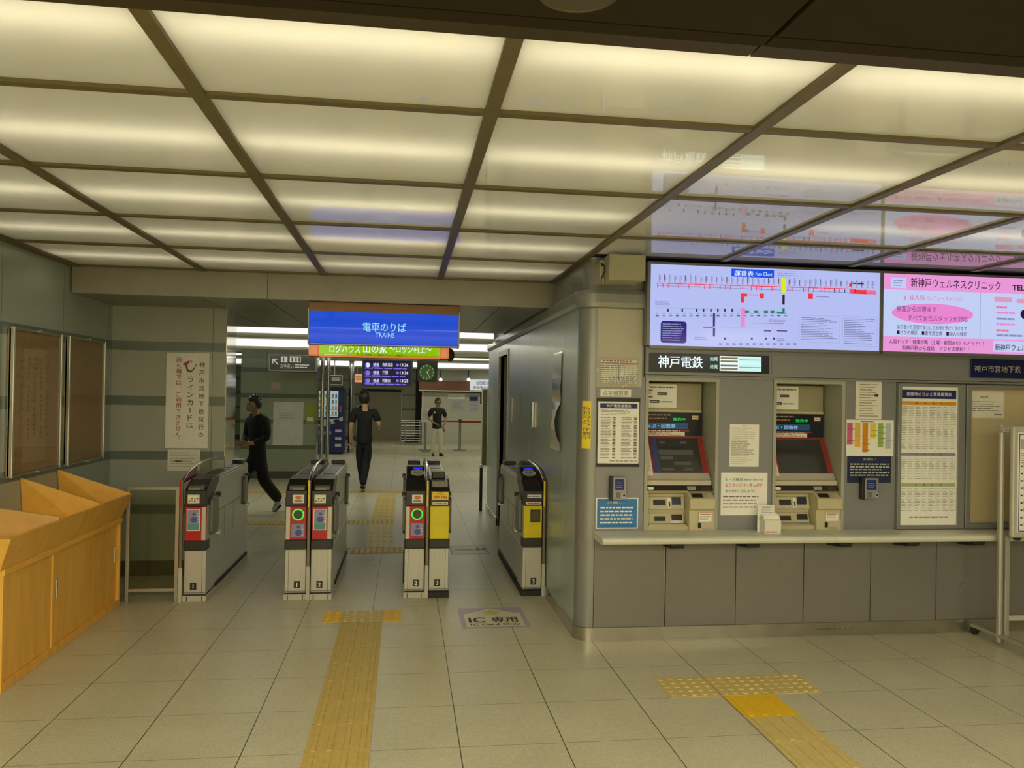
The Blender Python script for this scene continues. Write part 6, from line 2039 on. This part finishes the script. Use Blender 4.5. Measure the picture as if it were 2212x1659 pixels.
def person(label, pos, heading, height, pose, look):
    """pose: joint positions in a 1.75 m figure that faces -y; look: colours and extras"""
    t = thing('person', label, 'person', pos)
    k = height / 1.75
    ch, sh = math.cos(heading), math.sin(heading)

    def T(p):
        x, y, z = p[0] * k, p[1] * k, p[2] * k + pos[2]
        return (pos[0] + x * ch - y * sh, pos[1] + x * sh + y * ch, z)

    def put(mb, vs, fs, m, smooth=True): mb.add([T(v) for v in vs], fs, m, smooth)
    J = pose
    skinm, hairm = look['skin'], look['hair']
    # ---- body: one continuous figure
    hd = J['head']; nk = J['neck']
    nodes = [J['pelvis'] + (.095, .075), J['waist'] + (.085, .065), J['chest'] + (.095, .065), nk + (.056, .054), (nk[0] * .6 + hd[0] * .4, nk[1] * .6 + hd[1] * .4, nk[2] * .55 + hd[2] * .45, .055)]
    edges = [(0, 1), (1, 2), (2, 3), (3, 4)]
    for s_ in ('l', 'r'):
        i = len(nodes)
        nodes += [(J['sh_' + s_][0] * .9, J['sh_' + s_][1], J['sh_' + s_][2] - .01, .046), J['el_' + s_] + (.040,), J['wr_' + s_] + (.026,), J['pa_' + s_] + (.030, .022)]
        edges += [(2, i), (i, i + 1), (i + 1, i + 2), (i + 2, i + 3)]
        i = len(nodes)
        nodes += [J['hip_' + s_] + (.070,), J['kn_' + s_] + (.052,), J['an_' + s_] + (.040,), J['to_' + s_] + (.038, .030)]
        edges += [(0, i), (i, i + 1), (i + 1, i + 2), (i + 2, i + 3)]
    vs, fs = skin_shape(nodes, edges)
    mb = MB(); put(mb, vs, fs, skinm)
    # head with jaw, nose, ears, eyes, mouth
    fy = J.get('look', 0.0)                        # turn of the head
    cf, sf = math.cos(fy), math.sin(fy)

    def Hd(x, y, z):
        x, y, z = x * 1.13, y * 1.13, z * 1.08
        return T((hd[0] + x * cf - y * sf, hd[1] + x * sf + y * cf, hd[2] + z))

    def ell(mb, c, r, m, n=14, kk=10, jaw=0.0):
        vv, ff = [], []
        for i in range(kk + 1):
            th = math.pi * i / kk
            for j in range(n):
                ph = 2 * math.pi * j / n
                z = math.cos(th)
                w = 1.0 - (jaw * max(0, -z) ** 1.5)
                vv.append(Hd(c[0] + r[0] * math.sin(th) * math.cos(ph) * w, c[1] + r[1] * math.sin(th) * math.sin(ph) * (w if math.sin(ph) > 0 else 1 - (1 - w) * .4), c[2] + r[2] * z))
        for i in range(kk):
            for j in range(n): ff.append((i * n + j, (i + 1) * n + j, (i + 1) * n + (j + 1) % n, i * n + (j + 1) % n))
        mb.add(vv, ff, m, True)
    ell(mb, (0, 0, 0), (.076, .095, .118), skinm, jaw=.35)
    ell(mb, (0, -.098, -.012), (.013, .018, .022), skinm, 8, 6)
    for sx in (-1, 1):
        ell(mb, (sx * .078, .008, -.005), (.010, .020, .030), skinm, 8, 6)
        ell(mb, (sx * .031, -.086, .008), (.012, .007, .006), INK, 8, 6)
        ell(mb, (sx * .031, -.085, .027), (.017, .006, .004), hairm, 8, 6)
    ell(mb, (0, -.090, -.056), (.022, .008, .006), mat('lip_colour', (.32, .12, .09), .5), 8, 6)
    # fingers: four unequal bent fingers and a thumb on each palm
    for s_ in ('l', 'r'):
        w_, p_ = Vector(J['wr_' + s_]), Vector(J['pa_' + s_])
        d = (p_ - w_).normalized()
        side = d.cross(Vector((0, 1, 0))) if abs(d.y) < .8 else d.cross(Vector((0, 0, 1)))
        side.normalize(); cur = side.cross(d).normalized()
        sg = 1 if s_ == 'l' else -1
        for q, ln in enumerate((.072, .080, .074, .058)):
            b = p_ + d * .022 + side * (.024 - .016 * q)
            m1 = b + d * ln * .5 + cur * .008 * sg; e = m1 + d * ln * .38 + cur * .022 * sg
            mb.tube([T(b - d * .02), T(b), T(m1), T(e)], [.0095 * k, .0092 * k, .0082 * k, .0062 * k], skinm, 7)
        b = p_ + side * .030 - d * .01
        mb.tube([T(b - side * .012), T(b + side * .014 + d * .022), T(b + side * .012 + d * .052)], [.011 * k, .0095 * k, .007 * k], skinm, 7)
    mb.build('body', t)
    # ---- hair
    mb = MB()
    vv, ff = [], []
    n, kk = 20, 12
    for i in range(kk + 1):
        th = math.pi * i / kk
        for j in range(n):
            ph = 2 * math.pi * j / n
            back = math.sin(ph)                    # +1 at the back of the head
            z = math.cos(th)
            lim = look.get('hair_low', -.55) if back > -.15 else (.30 if back < -.45 else .0)
            zz = max(z, lim)
            rr = math.sqrt(max(0, 1 - zz * zz)) if z >= lim else math.sqrt(max(0, 1 - lim * lim)) * .90
            ruff = 1 + .035 * math.sin(j * 2.3 + i * 1.7)
            vv.append(Hd(.092 * rr * math.cos(ph) * ruff, .006 + .104 * rr * math.sin(ph) * ruff, .012 + .124 * zz * ruff))
    for i in range(kk):
        for j in range(n): ff.append((i * n + j, (i + 1) * n + j, (i + 1) * n + (j + 1) % n, i * n + (j + 1) % n))
    mb.add(vv, ff, hairm, True)
    for q in range(26):                             # loose tufts
        ph = q * .93; th = .25 + .9 * ((q * 7) % 11) / 11
        if math.sin(ph) < -.3 and th > .8: continue
        a = (.086 * math.sin(th) * math.cos(ph), .006 + .104 * math.sin(th) * math.sin(ph), .012 + .124 * math.cos(th))
        mb.tube([Hd(*a), Hd(a[0] * 1.10, a[1] * 1.10 + .004, a[2] * 1.02 + .004), Hd(a[0] * 1.16, a[1] * 1.16 + .01, a[2] * .95)], [.012 * k, .009 * k, .002 * k], hairm, 6)
    mb.build('hair', t)
    # ---- shirt
    ch_, wa, pe = J['chest'], J['waist'], J['pelvis']
    nodes = [(ch_[0], ch_[1], ch_[2] + .045, .165, .125), wa + (.152, .118), (pe[0], pe[1], pe[2] - look.get('hem', .17), .168, .134), (nk[0], nk[1] + .004, nk[2] + .005, .078, .072)]
    edges = [(0, 1), (1, 2), (0, 3)]
    for s_ in ('l', 'r'):
        i = len(nodes)
        S, E = Vector(J['sh_' + s_]), Vector(J['el_' + s_]); W = Vector(J['wr_' + s_])
        if look.get('sleeve') == 'long':
            nodes += [(S.x * .93, S.y, S.z + .012, .09), tuple(E) + (.058,), tuple(E.lerp(W, .92)) + (.042,)]; edges += [(0, i), (i, i + 1), (i + 1, i + 2)]
        else:
            nodes += [(S.x * .93, S.y, S.z + .012, .088), tuple(S.lerp(E, .80)) + (.066,)]; edges += [(0, i), (i, i + 1)]
    vs, fs = skin_shape(nodes, edges)
    mb = MB(); put(mb, vs, fs, look['shirt']); mb.build('shirt', t)
    # ---- trousers
    nodes = [(pe[0], pe[1], pe[2] + .09, .118, .098), (pe[0], pe[1], pe[2] - .07, .135, .112)]; edges = [(0, 1)]
    for s_ in ('l', 'r'):
        i = len(nodes)
        H_, K_, A_ = J['hip_' + s_], J['kn_' + s_], J['an_' + s_]
        nodes += [tuple(Vector(H_).lerp(Vector(K_), .30)) + (.100,), tuple(Vector(H_).lerp(Vector(K_), .62)) + (.090,), K_ + (look.get('knee', .074),), tuple(Vector(K_).lerp(Vector(A_), 1.03)) + (look.get('cuff', .056),)]
        edges += [(1, i), (i, i + 1), (i + 1, i + 2), (i + 2, i + 3)]
    vs, fs = skin_shape(nodes, edges)
    mb = MB(); put(mb, vs, fs, look['trousers']); mb.build('trousers', t)
    # ---- shoes
    for s_ in ('l', 'r'):
        A_, O_ = Vector(J['an_' + s_]), Vector(J['to_' + s_])
        d = O_ - A_
        heel = A_ - Vector((d.x, d.y, 0)).normalized() * .035 + Vector((0, 0, -.045)) if d.length > 0 else A_
        vs, fs = skin_shape([tuple(A_ + Vector((0, 0, -.005))) + (.050,), tuple(heel) + (.040, .036), tuple(A_.lerp(O_, .55)) + (.045, .036), tuple(O_ + d.normalized() * .05) + (.038, .026)], [(0, 1), (0, 2), (2, 3)])
        mb = MB(); put(mb, vs, fs, look['shoe']); so = mb.build('shoe', t)
        h2 = heel + Vector((0, 0, -.030)); o2 = O_ + d.normalized() * .05 + Vector((0, 0, -.022))
        vs, fs = skin_shape([tuple(h2) + (.042, .012), tuple(h2.lerp(o2, .5)) + (.044, .012), tuple(o2) + (.040, .012)], [(0, 1), (1, 2)], 0, 1)
        mb = MB(); put(mb, vs, fs, look['sole']); mb.build('sole', so)
    return t, T, Hd, J, k


SKIN_T = mat('skin_tone', (.48, .29, .17), .5, 0, .05)
HAIR_B = mat('hair_black', (.012, .010, .008), .45); HAIR_BR = mat('hair_brown', (.06, .025, .012), .45)
CLOTH_K = mat('cloth_black', (.005, .005, .006), .8); CLOTH_N = mat('cloth_navy', (.006, .007, .012), .8)
CLOTH_C = mat('cloth_cream', (.60, .60, .46), .8); SHOE_K = mat('shoe_black', (.012, .012, .012), .4); SOLE_W = mat('sole_white', (.55, .54, .48), .6)

# man in a black T-shirt walking away through the hall
P = dict(pelvis=(0, 0, .95), waist=(0, .0, 1.12), chest=(0, .01, 1.33), neck=(.0, .0, 1.50), head=(.01, -.02, 1.645), look=.12,
         sh_l=(.185, 0, 1.42), el_l=(.235, .05, 1.14), wr_l=(.235, -.02, .90), pa_l=(.232, -.05, .83),
         sh_r=(-.185, 0, 1.42), el_r=(-.262, .05, 1.17), wr_r=(-.245, -.20, 1.08), pa_r=(-.225, -.27, 1.08),
         hip_l=(.085, 0, .90), kn_l=(.06, -.10, .50), an_l=(.015, -.16, .085), to_l=(.01, -.29, .045),
         hip_r=(-.085, 0, .90), kn_r=(-.045, -.03, .50), an_r=(.0, .17, .115), to_r=(.0, .055, .045))
t, T, Hd, J, k = person('person walking away in a black T-shirt and black trousers, beyond the double gate', (-.665, 13.47, .014), math.pi, 1.635, P,
                        dict(skin=SKIN_T, hair=HAIR_B, shirt=CLOTH_K, trousers=CLOTH_N, shoe=SHOE_K, sole=SOLE_W, hair_low=-.72, knee=.082, cuff=.056))

# man standing before the shutter in a dark polo and cream trousers
P = dict(pelvis=(0, 0, .95), waist=(0, .0, 1.12), chest=(0, .01, 1.33), neck=(.01, -.005, 1.50), head=(.02, -.025, 1.645), look=.45,
         sh_l=(.195, 0, 1.42), el_l=(.275, .03, 1.15), wr_l=(.22, -.14, .98), pa_l=(.18, -.19, .94),
         sh_r=(-.195, 0, 1.42), el_r=(-.27, .02, 1.15), wr_r=(-.08, -.20, 1.02), pa_r=(-.02, -.23, .98),
         hip_l=(.09, 0, .90), kn_l=(.11, -.03, .49), an_l=(.12, .0, .085), to_l=(.17, -.11, .045),
         hip_r=(-.09, 0, .90), kn_r=(-.10, -.02, .49), an_r=(-.11, .0, .085), to_r=(-.12, -.12, .045))
t, T, Hd, J, k = person('person in dark polo shirt and cream trousers holding a black bag before the shutter', (.842, 20.9, 0), 0.0, 1.49, P,
                        dict(skin=mat('skin_tan', (.34, .19, .11), .5), hair=HAIR_BR, shirt=CLOTH_K, trousers=CLOTH_C, shoe=SHOE_K, sole=SHOE_K, hair_low=-.35))
mb = MB()
for sx in (-1, 1):
    c = Hd(sx * .034, -.094, .010); mb.ball(c, (.026 * k, .012 * k, .017 * k), BLACK, 10, 8)
mb.tube([Hd(-.078, -.01, .012), Hd(-.06, -.085, .014), Hd(0, -.105, .014), Hd(.06, -.085, .014), Hd(.078, -.01, .012)], .004 * k, BLACK, 6); mb.build('sunglasses', t)
s = Sheet((.842 - .075, 20.9 - .118 * k, 1.34 * k), (1, 0, 0), (0, 0, 1)); s.slab(-.02, -.02, .02, .02, WHITE_I, .004); s.build('shirt_badge', t)
bag = thing('waist_bag', 'black bag held at the waist by the standing person in cream trousers', 'bag', (.842, 20.7, .80))
mb = MB()
c = T((.02, -.30, .93)); vs, fs = skin_shape([(c[0] - .07, c[1], c[2] + .01, .06, .045), (c[0], c[1], c[2] - .02, .085, .05), (c[0] + .07, c[1], c[2] - .01, .06, .045)], [(0, 1), (1, 2)])
mb.add(vs, fs, SHOE_K, True); mb.build('pouch', bag)
mb = MB(); mb.tube([T((.1, -.2, .96)), T((.17, -.19, .90)), T((.22, -.17, .80)), T((.19, -.18, .76))], .013, SHOE_K, 8); mb.build('strap', bag)

# passer-by in dark clothes walking left behind the first gate
P = dict(pelvis=(0, 0, .93), waist=(0, -.01, 1.10), chest=(.0, -.03, 1.31), neck=(.0, -.05, 1.48), head=(-.01, -.085, 1.62), look=-.1,
         sh_l=(.19, -.02, 1.40), el_l=(.27, -.05, 1.13), wr_l=(.14, -.22, 1.05), pa_l=(.09, -.28, 1.06),
         sh_r=(-.19, -.02, 1.40), el_r=(-.25, -.02, 1.13), wr_r=(-.13, -.20, 1.02), pa_r=(-.08, -.26, 1.03),
         hip_l=(.085, 0, .88), kn_l=(.09, .03, .50), an_l=(.10, .33, .165), to_l=(.10, .245, .052),
         hip_r=(-.085, 0, .88), kn_r=(-.09, -.19, .50), an_r=(-.09, -.30, .09), to_r=(-.09, -.42, .05))
t, T, Hd, J, k = person('person in a dark coat and face mask walking past just behind the first gate', (-1.96, 11.12, 0), math.radians(-42), 1.58, P,
                        dict(skin=SKIN_T, hair=HAIR_B, shirt=CLOTH_N, trousers=CLOTH_K, shoe=mat('shoe_white', (.55, .54, .50), .5), sole=SHOE_K, sleeve='long', hair_low=-.5, knee=.095, cuff=.085, hem=.34))
mb = MB()
for (y, z, w) in ((-.088, -.03, .052), (-.098, -.055, .045), (-.088, -.085, .036)): pass
vv, ff = [], []
for i in range(5):
    for j in range(7):
        a = -1.15 + 2.3 * j / 6; z = -.012 - .085 * i / 4
        vv.append(Hd((.074 - .012 * i / 4) * math.sin(a), -(.104 - .012 * abs(i - 1.5) / 2) * math.cos(a) - .004, z))
for i in range(4):
    for j in range(6): q = i * 7 + j; ff.append((q, q + 1, q + 8, q + 7))
mb.add(vv, ff, mat('mask_grey', (.28, .29, .32), .7), True); mb.build('face_mask', t)
